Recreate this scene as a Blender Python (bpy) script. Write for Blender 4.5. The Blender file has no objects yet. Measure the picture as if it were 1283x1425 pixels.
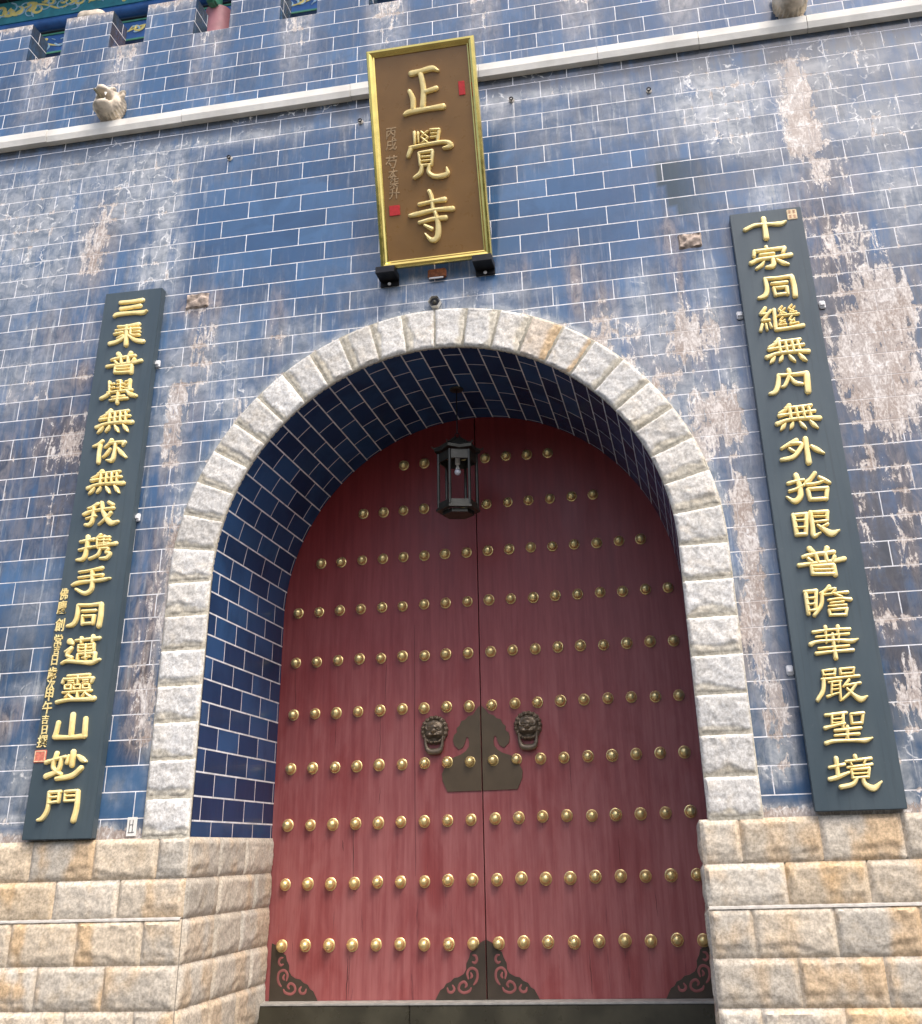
import bpy, bmesh, math, random
import numpy as np
from mathutils import Vector, Matrix, noise as mnoise
R = math.radians
scene = bpy.context.scene
COL = scene.collection
random.seed(7)

# ------------------------------------------------------------------ camera
def make_camera():
    yaw, pitch, roll = 0.1756, 0.4372, -0.0293
    fwd0 = Vector((-math.sin(yaw), math.cos(yaw), 0)); right0 = Vector((math.cos(yaw), math.sin(yaw), 0)); up0 = Vector((0, 0, 1))
    fwd = fwd0 * math.cos(pitch) + up0 * math.sin(pitch)
    up1 = -fwd0 * math.sin(pitch) + up0 * math.cos(pitch)
    right = right0 * math.cos(roll) + up1 * math.sin(roll)
    up = -right0 * math.sin(roll) + up1 * math.cos(roll)
    cd = bpy.data.cameras.new('camera'); co = bpy.data.objects.new('camera', cd); COL.objects.link(co)
    m = Matrix((right, up, -fwd)).transposed().to_4x4()
    m.translation = Vector((2.23937, -9.59392, 1.3045))
    co.matrix_world = m
    cd.sensor_fit = 'HORIZONTAL'; cd.sensor_width = 36
    cd.lens = 1451.3887 / 1283 * 36
    cd.shift_x = -36.813 / 1283; cd.shift_y = -204.354 / 1283
    cd.clip_end = 2000
    scene.camera = co
make_camera()

# ------------------------------------------------------------------ light
SUN_EL, SUN_AZ = R(60), R(136)          # azimuth from north (+y), clockwise: behind the camera, to the right
def make_light():
    w = bpy.data.worlds.new('World'); scene.world = w; w.use_nodes = True
    nt = w.node_tree; nt.nodes.clear()
    out = nt.nodes.new('ShaderNodeOutputWorld'); bg = nt.nodes.new('ShaderNodeBackground')
    sk = nt.nodes.new('ShaderNodeTexSky'); sk.sky_type = 'NISHITA'; sk.sun_disc = False
    sk.sun_elevation = SUN_EL; sk.sun_rotation = SUN_AZ
    sk.air_density = 0.7; sk.dust_density = 5.0; sk.ozone_density = 0.6
    bg.inputs['Strength'].default_value = 0.15
    nt.links.new(sk.outputs[0], bg.inputs[0]); nt.links.new(bg.outputs[0], out.inputs[0])
    ld = bpy.data.lights.new('sun', 'SUN'); ld.energy = 1.15; ld.angle = R(30); ld.color = (1.0, 0.95, 0.88)
    lo = bpy.data.objects.new('sun', ld); COL.objects.link(lo)
    d = Vector((math.sin(SUN_AZ) * math.cos(SUN_EL), math.cos(SUN_AZ) * math.cos(SUN_EL), math.sin(SUN_EL)))
    lo.rotation_euler = d.to_track_quat('Z', 'Y').to_euler()
    lo.location = (0, -20, 30)
    vs = scene.view_settings
    scene.display_settings.display_device = 'sRGB'
    vs.view_transform = 'Standard'; vs.look = 'None'; vs.exposure = EXPOSURE; vs.gamma = 1; vs.use_curve_mapping = False
EXPOSURE = 1.08
make_light()

# ------------------------------------------------------------------ measured data (metres; wall face is y = 0, door sill z = 0)
LEFT_STROKES = [
 "-144,5546,43 5,5544,39 133,5548,50|-128,5463,43 -3,5468,39 115,5477,46|-193,5374,35 -150,5398,46 25,5397,38 154,5388,50 203,5405,19",
 "-127,5237,27 -26,5231,34 128,5242,46|-18,5239,42 -8,5125,45 4,4992,49|-148,5189,27 144,5187,30|-160,5145,27 -52,5156,27|-115,5086,23 -43,5119,27|37,5199,27 53,5118,30 151,5103,30|153,5144,26 59,5145,19|-26,5098,38 -110,5051,42 -202,5033,49|18,5112,26 108,5046,45 206,5017,49",
 "-79,4899,49 -43,4858,37|78,4895,45 58,4856,34|-150,4823,26 -80,4838,34 134,4852,37|-30,4847,34 -19,4763,30|54,4847,34 60,4764,30|-103,4809,26 -71,4774,33|131,4812,33 106,4768,26|-193,4750,37 -68,4759,33 110,4768,37 215,4784,41|-83,4739,33 -82,4665,37|-83,4733,30 114,4735,33|111,4731,37 113,4640,40|-78,4702,22 105,4695,22|-82,4665,30 111,4655,29",
 "-130,4565,29 -111,4437,29|-125,4528,22 -63,4531,22|-118,4483,22 -56,4485,22|-40,4560,26 10,4560,26|-34,4519,22 55,4519,22|5,4560,22 23,4433,22|-28,4474,22 52,4478,22|111,4562,37 120,4432,33|61,4542,26 113,4549,26|66,4500,22 114,4504,22|71,4464,22 119,4464,22|-137,4431,26 14,4434,29 155,4437,29|-109,4422,33 -158,4388,40 -208,4366,36|94,4426,29 144,4385,47 209,4361,36|-75,4371,25 75,4374,29|-97,4337,22 115,4343,29|-7,4427,36 -2,4293,40",
 "-62,4219,43 -108,4170,36 -170,4138,32|-110,4188,29 13,4191,29 144,4196,32|-179,4116,36 -65,4123,25 170,4135,29|-210,4031,43 -92,4064,32 100,4067,36 206,4057,46|-66,4184,32 -65,4061,32|-4,4182,29 1,4064,29|57,4186,29 66,4063,28|115,4188,29 126,4070,28|-125,4029,18 -152,3996,39 -182,3961,14|-52,4034,18 -69,4001,39 -92,3968,14|9,4034,18 32,3997,39 64,3954,14|105,4037,18 137,3994,42 172,3950,14",
 "-107,3871,35 -145,3835,39 -208,3812,28|-130,3825,39 -132,3723,35 -122,3624,42|-3,3874,39 -31,3825,32 -72,3789,25|-23,3833,32 63,3839,32 150,3835,39|150,3835,39 135,3793,24|47,3827,32 47,3708,38 31,3641,45 -30,3643,17|-5,3772,25 -33,3723,38 -78,3676,17|81,3773,21 123,3718,42 188,3658,24",
 "-61,3530,42 -105,3483,35 -166,3452,31|-107,3500,28 12,3503,28 140,3508,31|-174,3430,35 -64,3437,24 165,3449,28|-205,3347,42 -90,3380,31 97,3382,35 200,3373,45|-65,3496,31 -64,3377,31|-4,3494,28 1,3380,28|55,3498,28 64,3379,27|111,3500,28 122,3385,27|-122,3346,17 -148,3313,38 -177,3279,14|-51,3350,17 -68,3318,38 -90,3286,14|8,3350,17 31,3314,38 62,3273,14|102,3353,17 133,3312,41 167,3269,14",
 "-51,3172,37 -116,3136,31 -164,3126,20|-204,3062,34 -151,3085,37 -40,3103,28 128,3111,34|-95,3135,34 -90,3013,39 -116,2955,42 -169,2952,31|-165,3016,22 -59,3040,25|-17,3183,34 12,3086,39 66,3002,45 123,2951,50 198,2963,28|106,3066,34 64,3015,28 -16,2944,19|62,3177,34 115,3146,36",
 "-118,2829,42 -111,2697,41 -131,2601,46 -205,2586,25|-193,2775,30 -42,2795,30|-194,2689,28 -58,2713,27|28,2838,28 -9,2801,25 -47,2778,19|-3,2808,25 6,2702,25|-9,2801,22 130,2805,25|9,2774,19 135,2774,22|14,2741,19 125,2744,22|-51,2712,25 87,2723,25 210,2734,41|72,2822,22 76,2717,22|22,2688,22 133,2687,27 109,2646,25 155,2633,35 127,2590,38 52,2587,24|45,2680,25 18,2623,30 -66,2590,27",
 "-157,2460,24 -27,2471,27 94,2489,38|-154,2403,24 -18,2413,27 111,2418,30|-212,2330,27 -147,2354,38 3,2361,30 112,2367,37 195,2378,19|-12,2464,38 7,2354,40 1,2272,43 -67,2242,37 -164,2289,27",
 "-110,2128,37 -108,2010,42 -135,1944,45 -199,1923,29|-110,2125,32 13,2121,29 141,2126,37|138,2120,42 146,2008,44 141,1904,47|-59,2063,29 90,2063,29|-45,2019,29 -38,1932,31|-44,2013,24 84,2012,26|76,2012,34 75,1932,34|-39,1940,26 75,1941,29",
 "-152,1776,56 -104,1746,30|-179,1675,22 -114,1710,37|-116,1701,30 -155,1643,33 -98,1614,30 -146,1590,26|-199,1564,26 -145,1585,33 -18,1572,33 118,1561,40 200,1586,26|-80,1778,26 169,1791,33|-26,1805,30 -17,1748,26|97,1816,34 98,1751,26|-44,1732,26 -34,1671,26|-47,1729,22 120,1733,26|-39,1701,19 115,1704,19|-34,1669,22 120,1672,22|119,1738,26 124,1669,26|36,1737,22 51,1598,26|-36,1645,26 -36,1590,26|-39,1646,26 142,1650,29|142,1650,33 142,1577,33|14,1608,18 99,1618,18",
 "-112,1443,26 116,1447,29|-146,1419,26 -158,1378,29|-145,1414,26 159,1414,29|159,1414,29 147,1373,25|2,1447,26 5,1370,25|-98,1392,18 -37,1394,18|58,1393,18 115,1396,18|-100,1372,16 -34,1374,16|56,1373,16 112,1376,16|-124,1356,18 -56,1356,18|-58,1356,18 -57,1318,18|-124,1356,18 -120,1319,18|-120,1320,18 -54,1321,18|-29,1355,18 40,1355,18|38,1356,18 38,1317,18|-29,1355,18 -25,1318,18|-25,1320,18 41,1320,18|66,1354,18 134,1355,18|132,1355,18 133,1316,18|66,1354,18 70,1317,18|70,1319,18 136,1319,18|-140,1289,25 158,1297,25|17,1294,25 20,1219,25|-66,1281,22 -107,1241,25|-79,1270,18 -30,1234,22|104,1286,22 69,1244,22|99,1279,18 156,1240,25|-190,1203,36 -75,1220,32 95,1219,36 198,1223,47",
 "0,1087,46 9,883,46|-139,1019,39 -149,929,39 -160,884,42|-160,884,42 0,878,35 157,886,42|138,1046,39 149,878,46",
 "-108,745,39 -129,631,35 -95,586,31 -35,554,31|-50,700,35 -72,590,38 -192,538,49|-209,662,38 -116,686,28 -12,707,31|58,753,45 64,625,45|21,717,24 10,651,38|111,714,24 159,678,45 206,657,17|165,606,45 75,538,45 -78,516,35",
 "-126,403,34 -120,264,37 -157,185,41 -205,165,24|-131,400,27 -13,403,31|-124,357,21 -24,362,20|-125,310,24 -17,320,24|-22,404,27 -19,311,24|161,403,37 169,272,40 153,151,47|33,402,27 160,408,27|38,407,24 42,319,24|39,365,20 157,368,20|41,322,24 155,326,24",
]
RIGHT_STROKES = [
 "-231,5494,40 -127,5534,36 9,5530,30 128,5520,46 188,5539,23|-29,5608,50 -28,5502,49 -31,5367,56",
 "-48,5270,36 -39,5230,32|-165,5233,39 -181,5172,36|-159,5228,36 -16,5230,32 133,5231,42|130,5228,42 102,5170,29|-120,5178,29 22,5180,29|-221,5094,45 -134,5127,36 30,5132,35 187,5144,42|2,5121,39 -6,5043,51 -80,5027,22|-86,5098,19 -121,5058,35 -178,5022,23|34,5108,19 88,5066,42 147,5035,22",
 "-104,4905,38 -101,4782,44 -130,4713,47 -196,4691,30|-104,4901,33 24,4897,30 157,4902,38|154,4896,44 163,4780,46 157,4672,49|-50,4837,30 104,4837,30|-36,4791,30 -29,4701,32|-35,4785,25 98,4784,27|90,4784,35 89,4701,35|-30,4709,27 89,4710,30",
 "-144,4578,34 -200,4512,34|-200,4509,25 -130,4509,25|-97,4543,28 -195,4436,31|-196,4433,25 -119,4440,25|-197,4399,28 -224,4328,31|-164,4400,22 -159,4333,25|-126,4408,19 -114,4356,25|-66,4552,34 -70,4443,34 -77,4327,34|-80,4327,34 50,4332,31 188,4345,40|15,4575,19 -19,4537,22 24,4502,19|110,4580,19 76,4543,22 118,4507,19|-38,4472,22 164,4473,22|41,4550,19 -16,4493,19 41,4493,19|133,4556,19 81,4495,19 143,4499,19|6,4454,19 -28,4416,19 23,4395,18|23,4423,18 -42,4373,18 31,4374,18|93,4460,19 63,4418,18 111,4404,18|114,4429,18 63,4373,18 146,4380,21",
 "-63,4221,42 -107,4173,35 -167,4142,31|-109,4191,28 9,4194,28 136,4198,31|-176,4121,35 -66,4128,24 161,4140,28|-206,4039,42 -92,4071,31 93,4074,35 196,4064,44|-67,4187,31 -66,4068,31|-7,4185,28 -2,4071,28|52,4189,28 61,4070,27|108,4191,28 119,4077,27|-124,4037,17 -150,4005,38 -179,3972,14|-53,4042,17 -70,4010,38 -92,3978,14|6,4042,17 28,4006,38 59,3965,14|98,4045,17 129,4003,41 163,3961,14",
 "-117,3844,39 -138,3744,44 -171,3676,44 -227,3658,27|-118,3841,33 23,3837,30 149,3839,44|141,3829,53 127,3645,56|-19,3890,42 -20,3834,36 -69,3736,33 -104,3716,21|-16,3810,24 24,3750,41 91,3727,26",
 "-62,3527,41 -106,3480,35 -165,3449,31|-108,3497,28 10,3500,28 136,3505,31|-174,3428,35 -65,3435,24 161,3446,28|-204,3346,41 -90,3378,31 94,3381,35 196,3371,44|-66,3493,31 -65,3375,31|-6,3491,28 -1,3378,28|53,3495,28 61,3377,27|108,3497,28 119,3384,27|-122,3344,17 -148,3313,37 -177,3279,13|-52,3349,17 -68,3318,37 -90,3286,13|6,3349,17 29,3314,37 59,3272,13|99,3352,17 129,3311,40 163,3269,13",
 "-45,3173,40 -113,3142,35 -196,3100,27|-113,3142,29 -37,3141,35 -9,3114,37 -93,3015,40 -211,2991,34|-126,3094,27 -80,3059,24|33,3184,45 31,3066,45 29,2942,52|72,3103,26 117,3065,45 179,3019,18",
 "-103,2837,47 -86,2734,44 -92,2633,49 -148,2589,44 -213,2634,18|-186,2759,31 -115,2774,29 -38,2784,26|-184,2685,26 -113,2702,28 -39,2737,23|70,2842,34 23,2789,36 -30,2740,34 55,2738,28 145,2761,18|95,2799,26 140,2768,36 185,2735,28|-17,2690,36 -11,2591,33|-15,2691,31 159,2690,33|153,2689,38 128,2585,36|-14,2596,31 137,2591,33",
 "-178,2464,38 -174,2275,40|-179,2461,31 -55,2462,36|-64,2455,38 -95,2278,35|-168,2408,18 -75,2407,18|-171,2343,18 -85,2342,18|-174,2278,30 -91,2278,33|-28,2478,38 -26,2351,38 -30,2257,38 35,2281,15|-28,2473,30 125,2470,35|117,2464,35 106,2389,30|-22,2433,15 112,2428,15|-24,2381,20 112,2388,23|15,2354,18 64,2312,38 124,2268,55 197,2291,17|110,2357,25 42,2330,18",
 "-87,2147,48 -52,2107,36|67,2143,44 47,2105,33|-157,2073,26 -88,2088,33 122,2101,36|-39,2096,33 -28,2014,29|43,2096,33 49,2015,29|-111,2059,26 -79,2025,32|119,2062,32 94,2019,26|-199,2001,36 -76,2010,32 98,2019,36 201,2035,40|-91,1990,32 -90,1918,36|-91,1985,29 102,1987,32|99,1983,36 101,1893,39|-86,1954,22 93,1947,22|-90,1918,29 99,1908,28",
 "-175,1764,35 -177,1571,35|-186,1765,29 -79,1770,32|-84,1766,29 -114,1592,29|-176,1707,18 -96,1710,18|-176,1655,18 -104,1658,18|-173,1600,20 -104,1605,23|-35,1751,29 -60,1641,32 -133,1556,29|34,1802,32 -8,1764,26 -54,1745,21|22,1772,18 81,1778,21 46,1741,18|-35,1728,18 67,1737,18 180,1741,26|4,1681,20 103,1690,20 194,1676,35|60,1737,18 126,1700,23|18,1655,17 134,1662,17|0,1629,17 151,1632,20|-1,1597,26 2,1551,26|-1,1597,20 153,1602,23|148,1598,26 131,1546,26|-2,1553,20 135,1550,23",
 "-166,1416,26 -10,1429,20 146,1426,26|-55,1457,32 -60,1399,23|49,1458,32 40,1400,23|-146,1375,17 132,1388,20|-201,1313,37 -138,1335,26 32,1337,23 143,1325,34 199,1339,14|-58,1391,17 -67,1320,17|48,1392,17 33,1321,17|-140,1278,20 116,1289,20|-165,1236,31 -25,1246,23 145,1251,28|-4,1395,26 -7,1288,28 -8,1188,37",
 "-136,1091,20 -26,1101,20|-29,1101,20 -41,1055,20|-133,1091,20 -131,1053,20|-133,1056,17 -34,1062,17|8,1099,20 127,1102,22|123,1099,20 110,1058,19|11,1099,20 10,1057,20|8,1060,17 114,1063,17|-151,1023,22 -3,1030,20 158,1038,22|-133,1025,31 -155,929,33 -211,855,30|-99,995,17 7,1004,17|-71,998,17 -91,898,17|-7,1002,17 -25,847,22|-76,966,14 -12,970,14|-80,936,14 -17,939,14|-127,880,25 -65,899,17 -15,908,17|71,1012,22 16,955,19|28,964,17 158,980,22|119,971,22 60,905,25 -11,850,17|41,940,19 91,882,30 140,848,44 195,871,14",
 "-167,734,25 7,748,25|-113,732,19 -125,651,19|-22,741,25 -41,623,24|-111,700,14 -34,704,14|-115,669,14 -39,674,14|-187,633,30 -105,650,22 -20,665,22|39,734,22 143,739,27|136,734,24 115,659,24|39,734,22 36,660,22|34,660,19 116,663,22|-111,610,24 103,624,24|-117,572,19 82,580,22|-3,642,24 -20,542,27|-197,513,32 -124,530,27 39,529,24 120,526,35 180,543,13",
 "-133,400,35 -136,322,32 -140,257,32|-199,327,24 -71,349,24|-211,237,32 -140,254,32 -48,286,21|17,411,32 21,379,27|-61,369,21 143,387,24|-25,361,16 -17,338,16|98,379,16 76,347,16|-55,323,19 142,341,24|-27,305,21 -25,240,21|-27,305,19 117,313,24|113,310,24 94,246,24|-27,274,13 105,278,13|-27,242,18 100,249,21|7,239,26 -36,195,34 -133,176,34|52,244,26 63,192,37 124,160,44 193,209,13",
]
PLAQUE_STROKES = [
 "-124,2165,62 -19,2174,54 117,2192,54 185,2153,29|-12,2145,54 5,1962,54 -19,1756,58|15,1931,45 155,1957,50|-153,1969,42 -121,1869,54 -127,1743,50|-230,1704,33 -166,1729,54 41,1736,45 215,1737,62",
 "-131,1493,33 -135,1358,29|-90,1486,21 -93,1368,21|-55,1486,21 13,1412,20|20,1482,21 -62,1421,21|-56,1418,21 17,1345,20|19,1411,20 -58,1351,20|48,1490,29 149,1481,33|144,1478,33 115,1348,29|50,1448,20 125,1444,20|45,1407,20 111,1404,20|-180,1319,49 -224,1223,37|-194,1322,37 2,1335,33 205,1333,41 261,1282,53 174,1265,24|-99,1248,29 -93,1102,29|-99,1248,29 55,1254,33|54,1250,33 29,1093,28|-83,1200,20 39,1194,20|-88,1153,20 34,1148,20|-92,1106,24 29,1099,24|-72,1099,37 -101,1021,45 -172,976,33|9,1096,33 -5,1016,41 67,961,45 193,970,49 197,1045,16",
 "-19,812,41 4,737,40 8,573,32|-140,673,41 -1,687,36 151,694,52|-253,562,36 -154,571,49 30,590,40 230,580,52|-154,471,36 -20,492,40 145,491,52|32,569,36 54,424,52 32,285,56 -33,264,48 -96,341,16|-97,436,28 -17,384,44",
]
STAINS = """W,402,216,13,13,100 W,388,189,11,7,100 W,393,156,10,9,100 W,-406,211,13,25,100 W,-410,170,29,6,100 W,-310,158,28,6,100 W,292,198,15,20,100 W,-505,820,116,121,75 W,-404,909,125,54,70 W,-319,784,22,87,95 W,-482,635,54,54,50 W,-247,627,50,60,55 W,-265,390,17,105,70 W,-276,253,11,45,70 W,239,595,42,47,60 W,290,519,17,58,80 W,290,363,15,76,75 W,293,227,14,45,70 W,417,842,102,83,60 W,463,681,33,33,60 W,436,548,45,66,60 W,25,667,93,12,70 W,157,564,43,31,35 W,-408,356,39,43,35 W,-483,858,78,84,70 W,-371,872,57,73,80 W,-325,834,20,109,90 W,-339,757,27,38,90 W,-477,766,57,49,60 W,-490,682,37,47,40 W,-408,672,27,27,30 W,-425,990,140,25,50 W,-218,572,40,20,95 W,-245,596,49,17,60 W,-293,580,21,75,80 W,-276,466,14,68,60 W,-166,643,49,26,50 W,324,889,69,67,85 W,426,900,111,48,70 W,481,822,57,54,80 W,332,828,37,37,90 W,244,893,63,29,35 W,177,864,95,29,30 W,113,896,49,20,45 W,72,913,25,30,60 W,487,738,34,51,60 W,359,749,18,22,80 W,456,608,32,62,50 W,-156,954,64,13,95 W,-230,950,56,13,90 W,-322,939,38,16,50 W,133,950,100,12,60 W,409,942,136,14,60 W,214,639,14,49,70 W,285,622,12,63,70 W,189,609,29,32,60 W,253,523,34,44,70 W,294,417,10,40,80 W,287,318,13,37,80 W,286,263,9,35,70 W,291,190,17,16,100 W,-396,286,34,11,80 W,-410,214,30,19,50 W,-410,189,37,15,50 W,-304,191,17,15,35 W,401,227,16,22,90 W,395,177,13,32,80 W,-265,319,10,80,50 W,71,640,45,11,60 W,-275,348,9,69,70 W,-86,714,49,27,30 W,-37,689,56,12,50 B,393,395,11,39,100 B,398,305,17,36,100 B,426,366,13,38,100 B,410,256,12,23,100 B,405,449,18,20,100 B,406,894,10,34,100 B,406,854,16,37,100 B,406,811,24,32,95 B,-280,579,21,42,60 B,-284,391,17,78,75 B,292,350,13,87,70 B,432,564,58,103,90 B,429,405,21,78,90 B,389,324,13,55,80 B,394,691,21,58,80 B,390,577,12,53,90 B,-412,797,23,65,75 B,-414,542,47,50,100 B,-412,477,33,47,80 B,-462,522,34,97,45 B,-450,605,62,35,40 B,-401,626,22,22,80 B,-427,684,54,37,40 B,-287,530,16,56,70 B,-294,349,18,62,90 B,-294,280,20,49,100 B,-292,241,16,25,85 B,-275,697,21,16,100 B,-265,659,17,53,65 B,-214,523,9,39,70 B,-293,407,15,44,60 B,-179,662,10,52,60 B,149,673,9,50,70 B,175,627,17,48,70 B,259,650,11,57,75 B,264,592,31,39,85 B,277,497,30,43,85 B,289,404,14,53,85 B,282,300,15,48,85 B,296,244,14,35,75 B,405,854,20,70,95 B,419,758,32,39,75 B,417,679,37,53,100 B,443,610,49,62,100 B,437,503,47,57,100 B,410,536,29,66,100 B,407,407,39,39,65 B,408,310,23,48,75 B,405,262,17,29,85 B,393,382,15,58,75 B,422,454,37,41,80 B,-426,260,23,20,50 B,251,712,11,26,70 B,93,698,12,22,50 B,-87,723,11,27,40 B,-253,694,12,23,70 B,235,555,20,23,60 B,203,591,17,31,50 D,470,932,118,18,80 D,-323,945,115,11,60 D,311,784,52,27,35 D,454,794,84,16,45 D,413,723,21,59,50 D,403,368,33,82,95 D,390,416,21,40,80 D,396,245,22,40,80 D,409,630,23,71,70 D,424,483,44,28,50 D,-402,492,37,56,80 D,450,609,52,92,55 D,412,506,38,78,60 D,375,610,27,92,40 D,407,929,150,16,70 D,475,871,87,56,35 D,-421,560,51,50,45 D,407,407,48,59,80 D,408,342,35,56,70 D,440,668,47,49,50 D,-410,517,59,88,60 D,402,280,34,35,70 D,-403,328,47,21,40 D,-549,1012,42,47,30 D,408,449,43,27,60 C,70,833,49,57,70 C,-106,792,51,84,70 C,-174,792,112,85,100 C,-111,717,74,27,80 C,-234,882,55,41,40 C,140,769,101,63,100 C,90,735,47,35,100 C,205,801,31,37,80 C,206,718,37,35,90"""


# ------------------------------------------------------------------ helpers
def mesh_obj(name, verts, faces, mat=None, parent=None, smooth=False, loc=None):
    me = bpy.data.meshes.new(name)
    me.from_pydata([tuple(map(float, v)) for v in verts], [], [tuple(int(i) for i in f) for f in faces]); me.update()
    if smooth: me.polygons.foreach_set('use_smooth', [True] * len(me.polygons))
    if mat: me.materials.append(mat)
    o = bpy.data.objects.new(name, me); COL.objects.link(o)
    if parent: o.parent = parent
    if loc: o.location = loc
    return o
def empty(name, loc=(0, 0, 0), rot=(0, 0, 0)):
    o = bpy.data.objects.new(name, None); COL.objects.link(o); o.location = loc; o.rotation_euler = rot
    o.empty_display_size = .2
    return o
def tag(o, label=None, cat=None, group=None, kind=None):
    if label: o['label'] = label
    if cat: o['category'] = cat
    if group: o['group'] = group
    if kind: o['kind'] = kind
    return o
class MB:
    def __init__(s): s.v = []; s.f = []
    def add(s, v, f):
        n = len(s.v); s.v += [tuple(p) for p in v]; s.f += [tuple(i + n for i in q) for q in f]; return s
    def box(s, x0, x1, y0, y1, z0, z1, b=0.0):
        if b <= 0:
            v = [(x, y, z) for z in (z0, z1) for y in (y0, y1) for x in (x0, x1)]
            f = [(0, 2, 3, 1), (4, 5, 7, 6), (0, 1, 5, 4), (2, 6, 7, 3), (0, 4, 6, 2), (1, 3, 7, 5)]
            return s.add(v, f)
        bm = bmesh.new(); bmesh.ops.create_cube(bm, size=1)
        bmesh.ops.scale(bm, vec=(x1 - x0, y1 - y0, z1 - z0), verts=bm.verts)
        bmesh.ops.translate(bm, vec=((x0 + x1) / 2, (y0 + y1) / 2, (z0 + z1) / 2), verts=bm.verts)
        bmesh.ops.bevel(bm, geom=bm.edges[:], offset=b, segments=2, affect='EDGES')
        return s.bm(bm)
    def bm(s, bm, mat=None):
        if mat: bm.transform(mat)
        bm.verts.index_update()
        s.add([v.co[:] for v in bm.verts], [[v.index for v in f.verts] for f in bm.faces]); bm.free(); return s
    def tube(s, pts, r, n=8, closed=False):
        pts = [Vector(p) for p in pts]; m = len(pts); rr = r if hasattr(r, '__len__') else [r] * m
        vs = []
        for i, p in enumerate(pts):
            if closed: t = pts[(i + 1) % m] - pts[i - 1]
            else: t = pts[min(i + 1, m - 1)] - pts[max(i - 1, 0)]
            t.normalize(); a = Vector((0, 0, 1)) if abs(t.z) < .9 else Vector((0, 1, 0))
            u = t.cross(a).normalized(); w = t.cross(u)
            vs += [tuple(p + (u * math.cos(2 * math.pi * k / n) + w * math.sin(2 * math.pi * k / n)) * rr[i]) for k in range(n)]
        fs = []
        for i in range(m if closed else m - 1):
            j = (i + 1) % m
            fs += [(i * n + k, i * n + (k + 1) % n, j * n + (k + 1) % n, j * n + k) for k in range(n)]
        if not closed: fs += [tuple(range(n))[::-1], tuple(range((m - 1) * n, m * n))]
        return s.add(vs, fs)
    def lathe(s, prof, n=20, axis='y', c=(0, 0, 0)):
        vs = []; m = len(prof)
        for r, h in prof:
            for k in range(n):
                a = 2 * math.pi * k / n
                q = (r * math.cos(a), h, r * math.sin(a)) if axis == 'y' else (r * math.cos(a), r * math.sin(a), h)
                vs.append((q[0] + c[0], q[1] + c[1], q[2] + c[2]))
        fs = [(i * n + k, i * n + (k + 1) % n, (i + 1) * n + (k + 1) % n, (i + 1) * n + k) for i in range(m - 1) for k in range(n)]
        fs += [tuple(range(n)), tuple(range((m - 1) * n, m * n))[::-1]]
        return s.add(vs, fs)
    def prism(s, poly, y0, y1):
        """closed outline in the x-z plane, extruded along y"""
        n = len(poly); v = [(x, y0, z) for x, z in poly] + [(x, y1, z) for x, z in poly]
        f = [tuple(range(n)), tuple(range(n, 2 * n))[::-1]] + [(i, i + n, (i + 1) % n + n, (i + 1) % n) for i in range(n)]
        return s.add(v, f)
    def build(s, name, mat, parent=None, smooth=False, loc=None):
        o = mesh_obj(name, s.v, s.f, mat, parent, smooth, loc)
        bm = bmesh.new(); bm.from_mesh(o.data); bmesh.ops.recalc_face_normals(bm, faces=bm.faces); bm.to_mesh(o.data); bm.free()
        if smooth:
            try: o.data.set_sharp_from_angle(angle=R(38))
            except Exception: pass
        return o
def catmull(pts, k=5):
    if len(pts) == 2:
        a, b = np.array(pts[0], float), np.array(pts[1], float); return [a + (b - a) * t for t in np.linspace(0, 1, 4)]
    P = [np.array(p, float) for p in pts]; P = [2 * P[0] - P[1]] + P + [2 * P[-1] - P[-2]]; out = []
    for i in range(1, len(P) - 2):
        p0, p1, p2, p3 = P[i - 1:i + 3]
        for t in np.linspace(0, 1, k, endpoint=False):
            out.append(.5 * (2 * p1 + (p2 - p0) * t + (2 * p0 - 5 * p1 + 4 * p2 - p3) * t * t + (3 * p1 - p0 - 3 * p2 + p3) * t ** 3))
    out.append(P[-2]); return out
SEC = [(-1, 0), (-1, .45), (-.72, .85), (0, 1), (.72, .85), (1, .45), (1, 0)]
def stroke(mb, pts, h, y0=0.0, wscale=1.0):
    """a rounded brush stroke lying on the x-z plane, raised towards -y; pts are (x, z, width)"""
    q = catmull(pts)
    t0 = (q[1] - q[0])[:2]; t0 /= (np.linalg.norm(t0) + 1e-9); t1 = (q[-1] - q[-2])[:2]; t1 /= (np.linalg.norm(t1) + 1e-9)
    def ext(p, t, d, ws): return np.array([p[0] + t[0] * d * p[2], p[1] + t[1] * d * p[2], p[2] * ws])
    rows = [(ext(q[0], -t0, .42, .35), .6), (ext(q[0], -t0, .25, .75), .9)] + [(p, 1) for p in q] + [(ext(q[-1], t1, .25, .75), .9), (ext(q[-1], t1, .42, .35), .6)]
    vs = []; m = len(rows); n = len(SEC)
    for i, (p, hs) in enumerate(rows):
        a = rows[max(i - 1, 0)][0]; b = rows[min(i + 1, m - 1)][0]
        t = (b - a)[:2]; t /= (np.linalg.norm(t) + 1e-9); nrm = np.array([-t[1], t[0]])
        for s_, hh in SEC:
            vs.append((p[0] + nrm[0] * s_ * p[2] * .5 * wscale, y0 - hh * hs * h, p[1] + nrm[1] * s_ * p[2] * .5 * wscale))
    fs = [(i * n + k, i * n + k + 1, (i + 1) * n + k + 1, (i + 1) * n + k) for i in range(m - 1) for k in range(n - 1)]
    fs += [tuple(range(n)), tuple(range((m - 1) * n, m * n))[::-1]]
    mb.add(vs, fs)
def fbm(x, y, z, o=4): return mnoise.fractal(Vector((x, y, z)), 1.0, 2.0, o)
def sstep(a, b, x):
    t = min(max((x - a) / (b - a), 0), 1); return t * t * (3 - 2 * t)
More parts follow.
